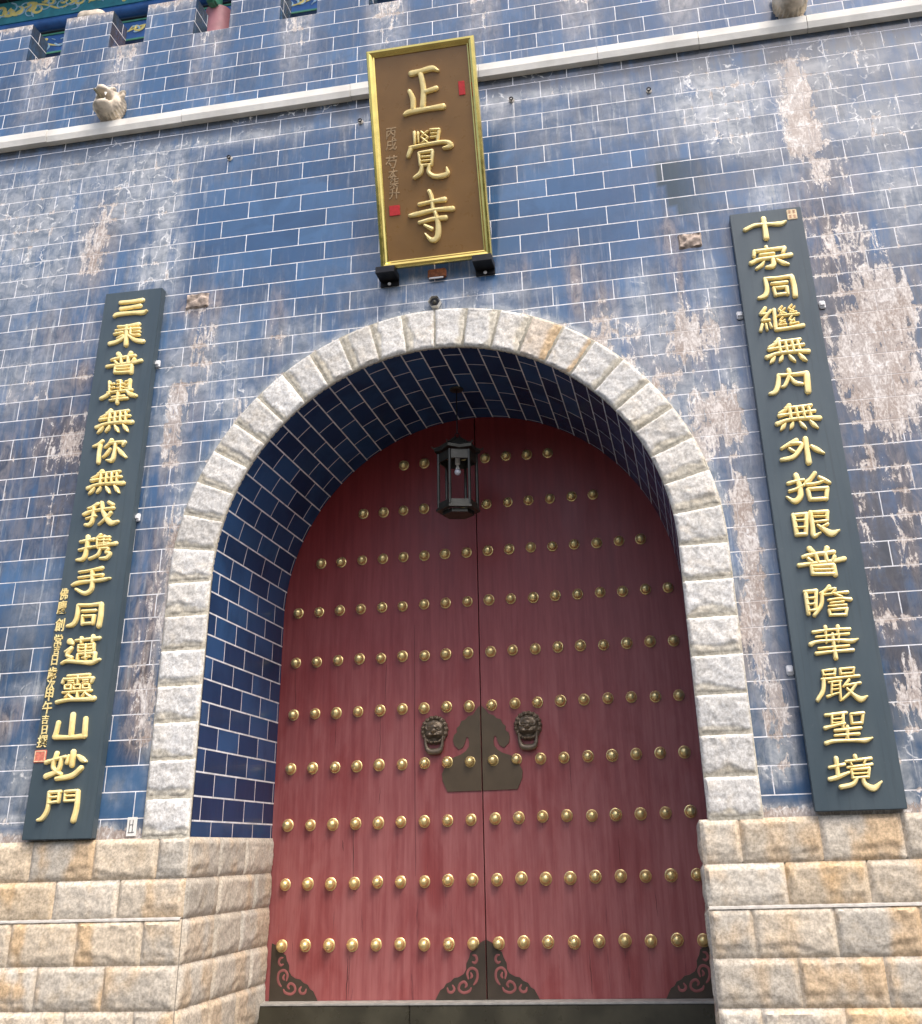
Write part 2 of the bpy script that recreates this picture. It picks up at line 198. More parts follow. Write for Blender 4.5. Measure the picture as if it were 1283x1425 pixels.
def set_attr(me, name, arr):
    a = me.attributes.new(name, 'FLOAT_COLOR', 'POINT'); a.data.foreach_set('color', np.asarray(arr, dtype=np.float32).ravel())

# ------------------------------------------------------------------ materials
class NT:
    def __init__(s, name):
        s.m = bpy.data.materials.new(name); s.m.use_nodes = True; s.t = s.m.node_tree; s.t.nodes.clear()
        s.out = s.t.nodes.new('ShaderNodeOutputMaterial'); s.b = s.t.nodes.new('ShaderNodeBsdfPrincipled')
        s.t.links.new(s.b.outputs[0], s.out.inputs[0])
    def n(s, typ, **kw):
        nd = s.t.nodes.new(typ)
        for k, v in kw.items(): setattr(nd, k, v)
        return nd
    def l(s, a, b): s.t.links.new(a, b)
    def val(s, sock, x):
        if isinstance(x, (int, float)): sock.default_value = x
        elif isinstance(x, tuple): sock.default_value = x if len(x) == len(sock.default_value) else (*x, 1)
        else: s.l(x, sock)
    def math(s, op, a, b=0.0, clamp=False):
        nd = s.n('ShaderNodeMath', operation=op, use_clamp=clamp); s.val(nd.inputs[0], a); s.val(nd.inputs[1], b); return nd.outputs[0]
    def mix(s, f, a, b, mode='MIX'):
        nd = s.n('ShaderNodeMix', data_type='RGBA', blend_type=mode); s.val(nd.inputs[0], f); s.val(nd.inputs[6], a); s.val(nd.inputs[7], b); return nd.outputs[2]
    def step(s, x, a, b, lo=0.0, hi=1.0):
        nd = s.n('ShaderNodeMapRange', interpolation_type='SMOOTHSTEP'); s.val(nd.inputs[0], x)
        for i, v in zip((1, 2, 3, 4), (a, b, lo, hi)): s.val(nd.inputs[i], v)
        return nd.outputs[0]
    def noise(s, vec, scale, detail=4, rough=.55, dist=0.0):
        nd = s.n('ShaderNodeTexNoise'); nd.inputs['Scale'].default_value = scale; nd.inputs['Detail'].default_value = detail
        nd.inputs['Roughness'].default_value = rough; nd.inputs['Distortion'].default_value = dist
        if vec is not None: s.l(vec, nd.inputs['Vector'])
        return nd.outputs[0]
    def obj(s, sc=(1, 1, 1)):
        tc = s.n('ShaderNodeTexCoord'); mp = s.n('ShaderNodeMapping'); mp.inputs['Scale'].default_value = sc
        s.l(tc.outputs['Object'], mp.inputs[0]); return mp.outputs[0]
    def attr(s, name):
        a = s.n('ShaderNodeAttribute'); a.attribute_name = name; return a
    def bump(s, h, strength=.3, dist=.01):
        b = s.n('ShaderNodeBump'); b.inputs['Strength'].default_value = strength; b.inputs['Distance'].default_value = dist
        s.l(h, b.inputs['Height']); s.l(b.outputs[0], s.b.inputs['Normal']); return b
    def set(s, col=None, rough=None, metal=None, spec=None):
        if col is not None: s.val(s.b.inputs['Base Color'], col)
        if rough is not None: s.val(s.b.inputs['Roughness'], rough)
        if metal is not None: s.val(s.b.inputs['Metallic'], metal)
        if spec is not None: s.val(s.b.inputs['Specular IOR Level'], spec)
        return s.m

def mat_simple(name, col, rough=.5, metal=0.0, var=.25, scale=8, bump=.0, bscale=60):
    """base colour with a second, slightly darker tone in noise patches and uneven gloss"""
    t = NT(name); o = t.obj(); n1 = t.noise(o, scale, 5)
    dark = tuple(c * (1 - var) for c in col); light = tuple(min(1, c * (1 + var * .6)) for c in col)
    c = t.mix(t.step(n1, .3, .7), dark, light)
    r = t.math('ADD', t.math('MULTIPLY', t.noise(o, scale * 3, 4), .25), rough - .12)
    if bump: t.bump(t.noise(o, bscale, 5), bump, .004)
    return t.set(c, r, metal)

def mat_tile(name, g0, g1, ior=1.75, joint=.024, gloss=.08):
    t = NT(name)
    uv = t.n('ShaderNodeUVMap'); uv.uv_map = 'tile'
    def brick(size, smooth):
        br = t.n('ShaderNodeTexBrick', offset=.5, offset_frequency=2, squash=1.0, squash_frequency=2)
        t.l(uv.outputs[0], br.inputs['Vector'])
        br.inputs['Color1'].default_value = (0, 0, 0, 1); br.inputs['Color2'].default_value = (1, 1, 1, 1); br.inputs['Mortar'].default_value = (.5, .5, .5, 1)
        br.inputs['Scale'].default_value = 1; br.inputs['Mortar Size'].default_value = size; br.inputs['Mortar Smooth'].default_value = smooth
        br.inputs['Bias'].default_value = 0; br.inputs['Brick Width'].default_value = 2.785; br.inputs['Row Height'].default_value = 1
        return br
    br = brick(joint, .3); wide = brick(.19, 1.0).outputs['Fac']
    sc = t.n('ShaderNodeSeparateColor'); t.l(br.outputs['Color'], sc.inputs[0]); rnd = sc.outputs[0]
    mort = br.outputs['Fac']
    st = t.attr('stain'); sp = t.n('ShaderNodeSeparateColor'); t.l(st.outputs['Color'], sp.inputs[0])
    Wt, Bt, Dt = sp.outputs; Ct = st.outputs['Alpha']; Pt = t.attr('roof_reflection').outputs['Fac']
    o = t.obj()
    streak = t.noise(t.obj((5.0, 5.0, .62)), 1.5, 8, .64, .5)
    drip = t.noise(t.obj((11.0, 11.0, .9)), 1.7, 7, .62, .5)
    fine = t.noise(o, 7, 9, .68, .5)
    blot = t.noise(o, 1.7, 7, .62, .6)
    flake = t.noise(t.obj((2.2, 2.2, 1.0)), 4.5, 10, .70, .9)
    finest = t.noise(t.obj((1.5, 1.5, .8)), 32, 6, .72)
    dirty = t.math('SUBTRACT', 1.0, Ct)
    glaze = t.mix(rnd, g0, g1)
    glaze = t.mix(t.step(blot, .40, .66, 0, .45), glaze, tuple(x * .62 for x in g0))
    # thin grey-brown film that dulls the glaze over most of the wall
    film = t.math('MULTIPLY', t.math('MULTIPLY', t.math('ADD', t.math('MULTIPLY', t.step(streak, .38, .66), .62), t.math('MULTIPLY', t.step(blot, .36, .66), .38)), dirty), .66)
    c = t.mix(film, glaze, t.mix(t.step(flake, .35, .65), (.050, .060, .076), (.190, .185, .180)))
    c = t.mix(t.math('MULTIPLY', t.math('MULTIPLY', Bt, t.math('SUBTRACT', .94, t.math('MULTIPLY', Dt, .62))), t.step(streak, .24, .60)), c, t.mix(t.step(flake, .36, .62), (.080, .060, .050), (.44, .345, .275)))
    # white lime bloom, in soft clouds and drips
    w = t.math('MULTIPLY', Wt, t.step(t.math('ADD', t.math('MULTIPLY', streak, .6), t.math('MULTIPLY', blot, .4)), .28, .54))
    w2 = t.math('MULTIPLY', t.math('MULTIPLY', dirty, .54), t.step(drip, .53, .72))
    wf = t.math('MINIMUM', t.math('MULTIPLY', t.math('ADD', t.math('MULTIPLY', w, .92), w2), t.math('SUBTRACT', 1.0, t.math('MULTIPLY', Dt, .55))), .94)
    c = t.mix(wf, c, t.mix(t.step(fine, .30, .72), (.165, .20, .225), (.60, .615, .62)))
    c = t.mix(t.math('MULTIPLY', t.math('MULTIPLY', Dt, .88), t.step(t.math('ADD', t.math('MULTIPLY', fine, .5), t.math('MULTIPLY', streak, .5)), .30, .58)), c, t.mix(Bt, (.030, .036, .042), (.060, .044, .036)))
    # flaked glaze: pale rough body showing, ragged edges
    pe = t.math('ADD', t.math('MULTIPLY', Bt, .245), t.math('MULTIPLY', Wt, .205))
    pk = t.math('ADD', t.math('MULTIPLY', flake, .52), t.math('ADD', t.math('MULTIPLY', finest, .20), t.math('MULTIPLY', drip, .28)))
    crust = t.math('MULTIPLY', t.math('MULTIPLY', t.math('MULTIPLY', wide, t.step(blot, .40, .60)), .095), t.math('ADD', t.math('MULTIPLY', dirty, .5), .5))
    peel = t.step(t.math('ADD', t.math('ADD', pe, pk), crust), .735, .775)
    pc = t.mix(t.step(blot, .36, .64), (.66, .61, .56), (.46, .36, .285))
    peelcol = t.mix(t.step(t.math('ADD', t.math('MULTIPLY', finest, .5), t.math('MULTIPLY', flake, .5)), .46, .60), t.mix(.55, pc, (.17, .12, .095)), t.mix(.5, pc, (.86, .84, .80)))
    c = t.mix(peel, c, peelcol)
    wv = t.n('ShaderNodeVectorMath', operation='MULTIPLY_ADD'); nz = t.n('ShaderNodeTexNoise'); nz.inputs['Scale'].default_value = 4; nz.inputs['Detail'].default_value = 5; t.l(o, nz.inputs['Vector']); t.l(nz.outputs['Color'], wv.inputs[0]); wv.inputs[1].default_value = (.35, .35, .35); t.l(o, wv.inputs[2])
    vo = t.n('ShaderNodeTexVoronoi', feature='DISTANCE_TO_EDGE'); vo.inputs['Scale'].default_value = 3.2; t.l(wv.outputs[0], vo.inputs['Vector'])
    craze = t.math('MULTIPLY', t.math('MULTIPLY', t.step(vo.outputs['Distance'], .035, .008), t.step(Wt, .35, .75)), t.step(flake, .46, .60))
    c = t.mix(t.math('MULTIPLY', craze, .9), c, (.80, .80, .78))
    c = t.mix(Pt, c, (.014, .036, .044))  # painted roofline reflection laid over the glaze colour
    mfac = t.math('MULTIPLY', mort, t.math('SUBTRACT', 1.0, t.math('MULTIPLY', peel, .7)))
    mfac = t.math('MULTIPLY', mfac, t.step(fine, .24, .36, .6, 1.0))
    c = t.mix(mfac, c, t.mix(t.step(fine, .35, .62), (.60, .60, .61), (.88, .89, .91)))
    t.val(t.b.inputs['Base Color'], c)
    dull = t.math('MAXIMUM', t.math('MAXIMUM', t.math('MULTIPLY', peel, .65), mort), t.math('MAXIMUM', t.math('MULTIPLY', wf, .45), t.math('MULTIPLY', film, .35)))
    rough = t.math('ADD', t.math('MULTIPLY', dull, .62), t.math('ADD', gloss, t.math('MULTIPLY', t.noise(o, 3.1, 4), .10)), True)
    t.val(t.b.inputs['Roughness'], rough)
    t.b.inputs['IOR'].default_value = ior
    wob = t.math('MULTIPLY', t.noise(o, 1.9, 2), .25)
    h = t.math('SUBTRACT', t.math('ADD', wob, t.math('MULTIPLY', finest, .03)), t.math('ADD', t.math('MULTIPLY', mort, .35), t.math('MULTIPLY', peel, .28)))
    b = t.bump(h, .55, .012)
    wn = t.n('ShaderNodeTexWhiteNoise', noise_dimensions='1D'); t.l(rnd, wn.inputs['W'])
    vm = t.n('ShaderNodeVectorMath', operation='SUBTRACT'); t.l(wn.outputs['Color'], vm.inputs[0]); vm.inputs[1].default_value = (.5, .5, .5)
    vs = t.n('ShaderNodeVectorMath', operation='SCALE'); t.l(vm.outputs[0], vs.inputs[0]); vs.inputs[3].default_value = .05
    ge = t.n('ShaderNodeNewGeometry'); va = t.n('ShaderNodeVectorMath', operation='ADD'); t.l(ge.outputs['Normal'], va.inputs[0]); t.l(vs.outputs[0], va.inputs[1])
    nn = t.n('ShaderNodeVectorMath', operation='NORMALIZE'); t.l(va.outputs[0], nn.inputs[0]); t.l(nn.outputs[0], b.inputs['Normal'])
    return t.m

def mat_stone(name, grain=(.75, 1.2)):
    t = NT(name); a = t.attr('tint'); o = t.obj()
    n1 = t.noise(o, 38, 7, .7); n2 = t.noise(o, 5, 6, .6, .4); n3 = t.noise(o, 130, 3, .6)
    c = t.mix(1.0, a.outputs['Color'], t.mix(t.step(n1, .32, .68), (.66, .64, .61), (1.18, 1.18, 1.18)), 'MULTIPLY')
    c = t.mix(t.step(n2, .52, .74, 0, .40), c, t.mix(1.0, c, (.86, .74, .56), 'MULTIPLY'))
    c = t.mix(t.step(n3, .63, .72, 0, .38), c, (.09, .075, .065))
    c = t.mix(t.step(n3, .34, .26, 0, .5), c, (.72, .70, .67))
    t.bump(t.math('ADD', t.math('MULTIPLY', n1, .7), t.math('MULTIPLY', n3, .3)), .50, .008)
    return t.set(c, .82)

def mat_door():
    t = NT('faded red lacquer'); o = t.obj((9, 1, .55)); o2 = t.obj()
    g = t.noise(o, 2.2, 7, .62, .2); bl = t.noise(t.obj((2.2, 1, .8)), 1.7, 6, .6, .4); fi = t.noise(t.obj((40, 1, 2.0)), 2.4, 5, .65)
    sx = t.n('ShaderNodeSeparateXYZ'); t.l(o2, sx.inputs[0])
    low = t.step(sx.outputs[2], 5.4, 1.4)            # brighter lower boards: the fall of light painted in, on chalked, faded lacquer
    c = t.mix(t.step(g, .3, .7), (.185, .013, .013), (.240, .022, .022))
    lit_chalk = t.math('MULTIPLY', low, t.step(bl, .25, .62, .45, 1.0))
    c = t.mix(lit_chalk, c, t.mix(t.step(g, .34, .68), (.290, .080, .078), (.370, .125, .118)))
    c = t.mix(t.math('MULTIPLY', t.step(fi, .58, .76, 0, .35), low), c, (.14, .034, .038))
    c = t.mix(t.math('MULTIPLY', t.step(t.noise(t.obj((14, 1, 1.0)), 1.3, 6, .7, .5), .60, .72, 0, .75), t.step(sx.outputs[2], 2.6, .2)), c, (.115, .028, .032))
    t.bump(t.math('ADD', g, t.math('MULTIPLY', fi, .5)), .22, .006)
    return t.set(c, t.math('ADD', .30, t.math('MULTIPLY', bl, .25)))

def mat_brass():
    t = NT('tarnished brass stud'); oi = t.n('ShaderNodeObjectInfo'); o = t.obj(); r = oi.outputs['Random']
    ad = t.n('ShaderNodeVectorMath', operation='ADD'); t.l(o, ad.inputs[0]); t.l(oi.outputs['Location'], ad.inputs[1])
    n = t.noise(ad.outputs[0], 22, 5, .65); k = t.math('MULTIPLY', t.step(n, .42, .70), t.math('ADD', t.math('MULTIPLY', r, .45), .05))
    t.bump(t.noise(ad.outputs[0], 7, 2), .10, .008)
    return t.set(t.mix(k, (1.0, .80, .36), (.42, .25, .09)), t.math('ADD', t.math('MULTIPLY', k, .25), t.math('ADD', .24, t.math('MULTIPLY', r, .10))), .72)
def mat_gilt():
    t = NT('worn gilt lettering'); o = t.obj(); n = t.noise(o, 11, 6, .65); f = t.noise(o, 70, 5, .65)
    c = t.mix(t.step(n, .35, .68), (1.0, .84, .40), (.93, .72, .28)); c = t.mix(t.step(f, .60, .72, 0, .55), c, (.62, .43, .18))
    t.bump(t.math('ADD', t.math('MULTIPLY', n, .6), t.math('MULTIPLY', f, .4)), .28, .006)
    return t.set(c, t.math('ADD', .26, t.math('MULTIPLY', n, .26)), .12)
def mat_board():
    t = NT('slate lacquer board'); g = t.noise(t.obj((16, 16, .5)), 2.0, 7, .65, .3); n = t.noise(t.obj((1.5, 1.5, .5)), 1.6, 6, .6); f = t.noise(t.obj(), 26, 6, .7)
    c = t.mix(t.step(n, .3, .7), (.046, .070, .085), (.066, .092, .105)); c = t.mix(t.step(g, .5, .72, 0, .35), c, (.030, .038, .044)); c = t.mix(t.step(f, .62, .74, 0, .30), c, (.16, .165, .165))
    t.bump(g, .12, .004)
    return t.set(c, t.math('ADD', .28, t.math('MULTIPLY', n, .22)))
M = {}
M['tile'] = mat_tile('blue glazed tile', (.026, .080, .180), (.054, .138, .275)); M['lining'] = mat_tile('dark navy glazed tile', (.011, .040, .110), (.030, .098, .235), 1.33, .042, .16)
M['granite'] = mat_stone('split granite'); M['ring'] = M['granite']
M['door'] = mat_door()
M['gold'] = mat_gilt()
M['brass'] = mat_brass()
M['frame'] = mat_simple('gilded frame', (.78, .60, .18), .16, 1.0, .12, 6)
M['panel'] = mat_simple('brown lacquer panel', (.265, .145, .052), .30, 0.0, .10, 3)
M['board'] = mat_board()
M['red'] = mat_simple('vermilion seal', (.62, .035, .035), .5, 0, .15, 30)
M['pinkred'] = mat_simple('pale red seal', (.66, .20, .13), .6, 0, .25, 40)
M['cream'] = mat_simple('cream seal', (.78, .62, .38), .55, 0, .15, 40)
M['white_stone'] = mat_simple('cream cornice stone', (.82, .80, .73), .75, 0, .16, 3, .25, 50)
M['bronze'] = mat_simple('dull bronze plate', (.125, .090, .052), .42, .35, .12, 5)
M['corner'] = mat_simple('dark bronze corner plate', (.070, .054, .038), .45, .3, .15, 6)
M['dark_bronze'] = mat_simple('cast bronze', (.21, .165, .115), .42, .5, .25, 14, .15, 70)
M['iron'] = mat_simple('black iron', (.016, .016, .018), .45, .5, .3, 12)
M['lantern'] = mat_simple('bronze green lantern', (.070, .068, .056), .42, .6, .25, 12)
M['rust'] = mat_simple('rusty steel', (.26, .085, .030), .8, .1, .45, 25, .4, 80)
M['white'] = mat_simple('white plastic', (.80, .80, .80), .4, 0, .06, 20)
M['sill'] = mat_simple('dark granite sill', (.060, .055, .036), .30, 0, .35, 3, .1, 40)
M['sill_top'] = mat_simple('worn sill edge', (.40, .39, .35), .6, 0, .2, 10)
M['crack'] = mat_simple('open wood crack', (.018, .008, .008), .9, 0, .2, 10)
M['wear'] = mat_simple('old red paint in cut-out', (.30, .095, .085), .6, 0, .2, 10)
M['lion'] = mat_simple('weathered carved stone', (.60, .52, .41), .85, 0, .42, 7, .5, 45)
M['paving'] = mat_simple('granite paving', (.065, .062, .056), .75, 0, .2, 3, .2, 30)
M['beam_blue'] = mat_simple('painted blue timber', (.025, .12, .36), .45, 0, .25, 6)
M['beam_teal'] = mat_simple('painted teal timber', (.04, .26, .32), .5, 0, .25, 6)
M['beam_gold'] = mat_simple('gilt paint', (.90, .74, .24), .45, .2, .12, 12)
M['beam_pale'] = mat_simple('pale blue paint', (.40, .62, .78), .5, 0, .15, 12)
M['beam_green'] = mat_simple('painted green timber', (.08, .32, .20), .5, 0, .2, 8)
M['column'] = mat_simple('dusty maroon column', (.34, .14, .155), .55, 0, .2, 5)
M['soffit'] = mat_simple('shaded eave boards', (.05, .06, .08), .7, 0, .2, 5)
M['rooftile'] = mat_simple('grey roof tile', (.12, .12, .13), .7, 0, .2, 4)
M['core'] = mat_simple('grey render', (.28, .27, .26), .85, 0, .15, 2)
M['unseen_hill'] = mat_simple('unseen wooded hillside', (.030, .045, .022), .9, 0, .5, 12, .6, 2)
M['bulb'] = mat_simple('milk glass bulb', (.75, .76, .80), .2, 0, .05, 10)
M['mortar'] = mat_simple('grey cement', (.44, .42, .38), .85, 0, .2, 14, .3, 60)

# ------------------------------------------------------------------ ground and an unseen hillside added to darken the tile reflections
tag(mesh_obj('ground', [(-150, -150, -.32), (150, -150, -.32), (150, 150, -.32), (-150, 150, -.32)], [(0, 1, 2, 3)], M['paving']), kind='structure')
def unseen_hills():
    vs, fs = [], []; n = 90; rows = 9
    for i in range(n + 1):
        a = R(180 + 180 * i / n)
        for j in range(rows):
            t = j / (rows - 1); d = 48 + t * 26
            h = 15 * sstep(0, 1, t) + 3.2 * t * fbm(i * .16, j * .5, 3) + 1.2 * t * fbm(i * .9, j * 1.3, 9)
            vs.append((d * math.cos(a) + 2, d * math.sin(a) - 6, -.5 + h))
    for i in range(n):
        for j in range(rows - 1):
            k = i * rows + j; fs.append((k, k + rows, k + rows + 1, k + 1))
    tag(mesh_obj('unseen_hills', vs, fs, M['unseen_hill'], smooth=True), kind='structure')
unseen_hills()

# ------------------------------------------------------------------ the gate wall
XC, ZS, RI, RO = -.012, 3.82, 2.29, 2.742
ZB = 1.505
gate = tag(empty('gate_wall', (0, 0, -.32)), 'blue glazed tile gate wall with arched opening, granite plinth and crenellated parapet', 'gate wall')
def gadd(o): o.parent = gate; o.matrix_parent_inverse = Matrix.Translation((0, 0, .32)); return o

blobs = []
for s_ in STAINS.split():
    c_, *v_ = s_.split(','); blobs.append((c_, *[float(q) / 100 for q in v_]))
def stain_at(X, Z):
    A = np.zeros((len(X), 4))
    idx = {'W': 0, 'B': 1, 'D': 2, 'C': 3}
    for c_, x, z, rx, rz, a in blobs:
        d2 = ((X - x) / rx) ** 2 + ((Z - z) / rz) ** 2
        f = a * np.exp(-np.maximum(d2, 0) ** 1.5 * .9)
        k = idx[c_]; A[:, k] = np.maximum(A[:, k], f)
    A[:, 0] *= (1 - .9 * A[:, 3]); A[:, 1] *= (1 - .9 * A[:, 3])
    # dark band and lime just under the cornice
    u = np.clip((Z - 9.22) / .2, 0, 1); A[:, 2] = np.maximum(A[:, 2], 1.0 * u ** 1.3)
    A[:, 0] = np.maximum(A[:, 0], (.62 + .3 * np.sin(X * 1.7)) * np.exp(-((Z - 9.25) / .12) ** 2))
    # lime squeezed out round the stone arch and along the plinth
    r = np.where(Z > ZS, np.hypot(X - XC, Z - ZS), np.abs(X - XC))
    ring = np.exp(-((r - RO) / .085) ** 2) * np.where(Z > ZS + .3, 1.0, .25)
    A[:, 0] = np.maximum(A[:, 0], ring)
    A[:, 0] = np.maximum(A[:, 0], .9 * np.exp(-((Z - 1.53) / .09) ** 2))
    A[:, 1] = np.maximum(A[:, 1], .75 * np.exp(-((Z - 1.50) / .10) ** 2) * (np.abs(X) > 2.7))
    # lowest courses have kept their glaze
    A[:, 3] = np.maximum(A[:, 3], .95 * np.clip((2.45 - Z) / .3, 0, 1) * (A[:, 0] < .3))
    return np.clip(A, 0, 1)
ROOF_REFLECTION = [(2.46, 8.07), (2.84, 8.06), (3.05, 8.11), (3.02, 7.32), (2.63, 7.37), (2.64, 7.48), (2.55, 7.52), (2.53, 7.74), (2.45, 7.81)]  # dark mirror image of an opposite roofline, painted into the tile colour
def in_poly(X, Z, P):
    ins = np.zeros(len(X), bool)
    for (x0, z0), (x1, z1) in zip(P, P[1:] + P[:1]):
        c = ((z0 > Z) != (z1 > Z)); t = x0 + (Z - z0) / (z1 - z0 + 1e-9) * (x1 - x0); ins ^= c & (X < t)
    return ins
def tile_uv(me, fn):
    uv = me.uv_layers.new(name='tile'); li = np.zeros(len(me.loops), int); me.loops.foreach_get('vertex_index', li)
    co = np.zeros(len(me.vertices) * 3); me.vertices.foreach_get('co', co); co = co.reshape(-1, 3)
    UV = fn(co); uv.data.foreach_set('uv', UV[li].astype(np.float32).ravel())
def tile_wall():
    s = .045; xs = np.arange(-9, 9 + s / 2, s); zs = np.append(np.arange(1.40, 9.60, s), 9.60)
    X, Z = np.meshgrid(xs, zs); nx = len(xs); keep = []
    cx = (X[:-1, :-1] + s / 2); cz = (Z[:-1, :-1] + s / 2)
    r = np.where(cz > ZS, np.hypot(cx - XC, cz - ZS), np.abs(cx - XC))
    jj, ii = np.nonzero(r > (RI + RO) / 2)
    k = jj * nx + ii; f = np.stack([k, k + 1, k + nx + 1, k + nx], 1)
    v = np.stack([X.ravel(), np.zeros(X.size), Z.ravel()], 1)
    used = np.zeros(len(v), bool); used[f.ravel()] = True; mp = np.cumsum(used) - 1
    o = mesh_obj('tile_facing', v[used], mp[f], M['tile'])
    A = stain_at(v[used][:, 0], v[used][:, 2])
    ins = in_poly(v[used][:, 0], v[used][:, 2], ROOF_REFLECTION); A[ins] *= [.15, .1, 1, 1]
    pa = o.data.attributes.new('roof_reflection', 'FLOAT', 'POINT'); pa.data.foreach_set('value', (ins * .92 * np.clip((3.08 - v[used][:, 0]) / .45, 0, 1)).astype(np.float32))
    set_attr(o.data, 'stain', A)
    tile_uv(o.data, lambda c: np.stack([(c[:, 0] + .015) / .635 * 2.785 + 278.5, (c[:, 2] - 1.675) / .228 + 50], 1))
    gadd(o)
tile_wall()

def parapet():
    z0, z1, z2 = 9.70, 11.035, 11.67; T = .36; s = .05
    cren = []; x = -5.60 - 1.185 * 3
    while x < 9: cren.append((x, x + .50)); x += 1.1865
    def panel(name, x0, x1, za, zb, top=True, ends=False):
        n = max(1, int((x1 - x0) / s)); m = max(1, int((zb - za) / s)); xs = np.linspace(x0, x1, n + 1); zs = np.linspace(za, zb, m + 1)
        X, Z = np.meshgrid(xs, zs); v = [(a, 0, b) for a, b in zip(X.ravel(), Z.ravel())]; f = []
        for j in range(m):
            for i in range(n): k = j * (n + 1) + i; f.append((k, k + 1, k + n + 2, k + n + 1))
        b = len(v); v += [(x0, 0, za), (x1, 0, za), (x1, 0, zb), (x0, 0, zb), (x0, T, za), (x1, T, za), (x1, T, zb), (x0, T, zb)]
        f += [(b + 3, b + 2, b + 6, b + 7), (b + 5, b + 4, b + 7, b + 6), (b + 4, b + 0, b + 3, b + 7), (b + 1, b + 5, b + 6, b + 2)]
        o = mesh_obj(name, v, f, M['tile']); co = np.array(v); A = np.zeros((len(v), 4))
        for c0, c1 in cren:
            xm = (c0 + c1) / 2; w = np.exp(-((co[:, 0] - xm) / .24) ** 4); A[:, 0] = np.maximum(A[:, 0], w * np.clip(1.15 - (z1 - co[:, 2]) / 1.3, .25, 1.0) * (.75 + .25 * np.sin(xm * 7)))
            A[:, 1] = np.maximum(A[:, 1], w * np.clip(1.1 - (z1 - co[:, 2]) / 1.15, 0, 1) * (.75 + .25 * np.sin(xm * 5 + 1)))
        A[:, 0] = np.maximum(A[:, 0], .95 * np.clip((co[:, 2] - (z2 - .25)) / .22, 0, 1)); A[:, 1] = np.maximum(A[:, 1], .75 * np.clip((co[:, 2] - (z2 - .2)) / .2, 0, 1))
        A[:, 3] = .35 * (1 - A[:, 0]); A[:, 0] *= .7
        side = co[:, 1] > .01; A[side] = [0, 0, .9, 0]; A[b:, 2] = .9; A[b:, 0] = 0; A[b:, 1] = 0; A[b:, 3] = 0
        set_attr(o.data, 'stain', A)
        tile_uv(o.data, lambda c: np.stack([(c[:, 0] + c[:, 1] + .025) / .635 * 2.785 + 278.5, (c[:, 2] - 9.722) / .2195 + 50], 1))
        return o
    p = gadd(panel('parapet', -9, 9, z0, z1))
    prev = -9
    for c0, c1 in cren + [(9, 9)]:
        if c0 - prev > .1:
            o = panel('merlon', prev, c0, z1 + .002, z2); o.parent = p
        prev = c1
parapet()
bm = bmesh.new(); bmesh.ops.create_cube(bm, size=1); bmesh.ops.scale(bm, vec=(.40, .24, .15), verts=bm.verts); bmesh.ops.subdivide_edges(bm, edges=bm.edges[:], cuts=6, use_grid_fill=True)
for q in bm.verts:
    d = q.co.copy(); k = (abs(d.x / .2) ** 4 + abs(d.y / .12) ** 4 + abs(d.z / .075) ** 4) ** .25; q.co = d / max(k, 1e-6) * max(abs(d.x) / .2, abs(d.y) / .12, abs(d.z) / .075) * (1 + .06 * fbm(d.x * 8, d.y * 8, d.z * 8))
tag(MB().bm(bm, Matrix.Translation((0, 0, .075))).build('coping_stone', M['lion'], None, True, (-4.80, .14, 11.668)), 'rounded tan stone lying on top of a merlon at the upper left', 'stone')

def lining():
    n = 120; D = 1.985; prof = []
    z = 1.46
    L0 = ZS - z; th = np.linspace(0, math.pi, n + 1)
    pts = [(XC - RI, z + L0 * t, L0 * (t - 1)) for t in np.linspace(0, 1, 12, endpoint=False)]
    pts += [(XC - RI * math.cos(a), ZS + RI * math.sin(a), RI * a) for a in th]
    pts += [(XC + RI, ZS - L0 * t, RI * math.pi + L0 * t) for t in np.linspace(0, 1, 13)[1:]]
    ys = np.linspace(.0, D, 24); v = []; uv = []; ny = len(ys)
    for x, zz, s_ in pts:
        for y in ys: v.append((x, y, zz)); uv.append(((y - .43) / .505 * 2.785 + 278.5, s_ / .2077 + 0.5 + 50))
    f = [(i * ny + j, (i + 1) * ny + j, (i + 1) * ny + j + 1, i * ny + j + 1) for i in range(len(pts) - 1) for j in range(ny - 1)]
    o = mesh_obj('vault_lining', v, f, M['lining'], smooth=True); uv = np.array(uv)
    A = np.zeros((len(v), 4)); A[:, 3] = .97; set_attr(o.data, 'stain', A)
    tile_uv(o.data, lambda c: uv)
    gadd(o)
lining()

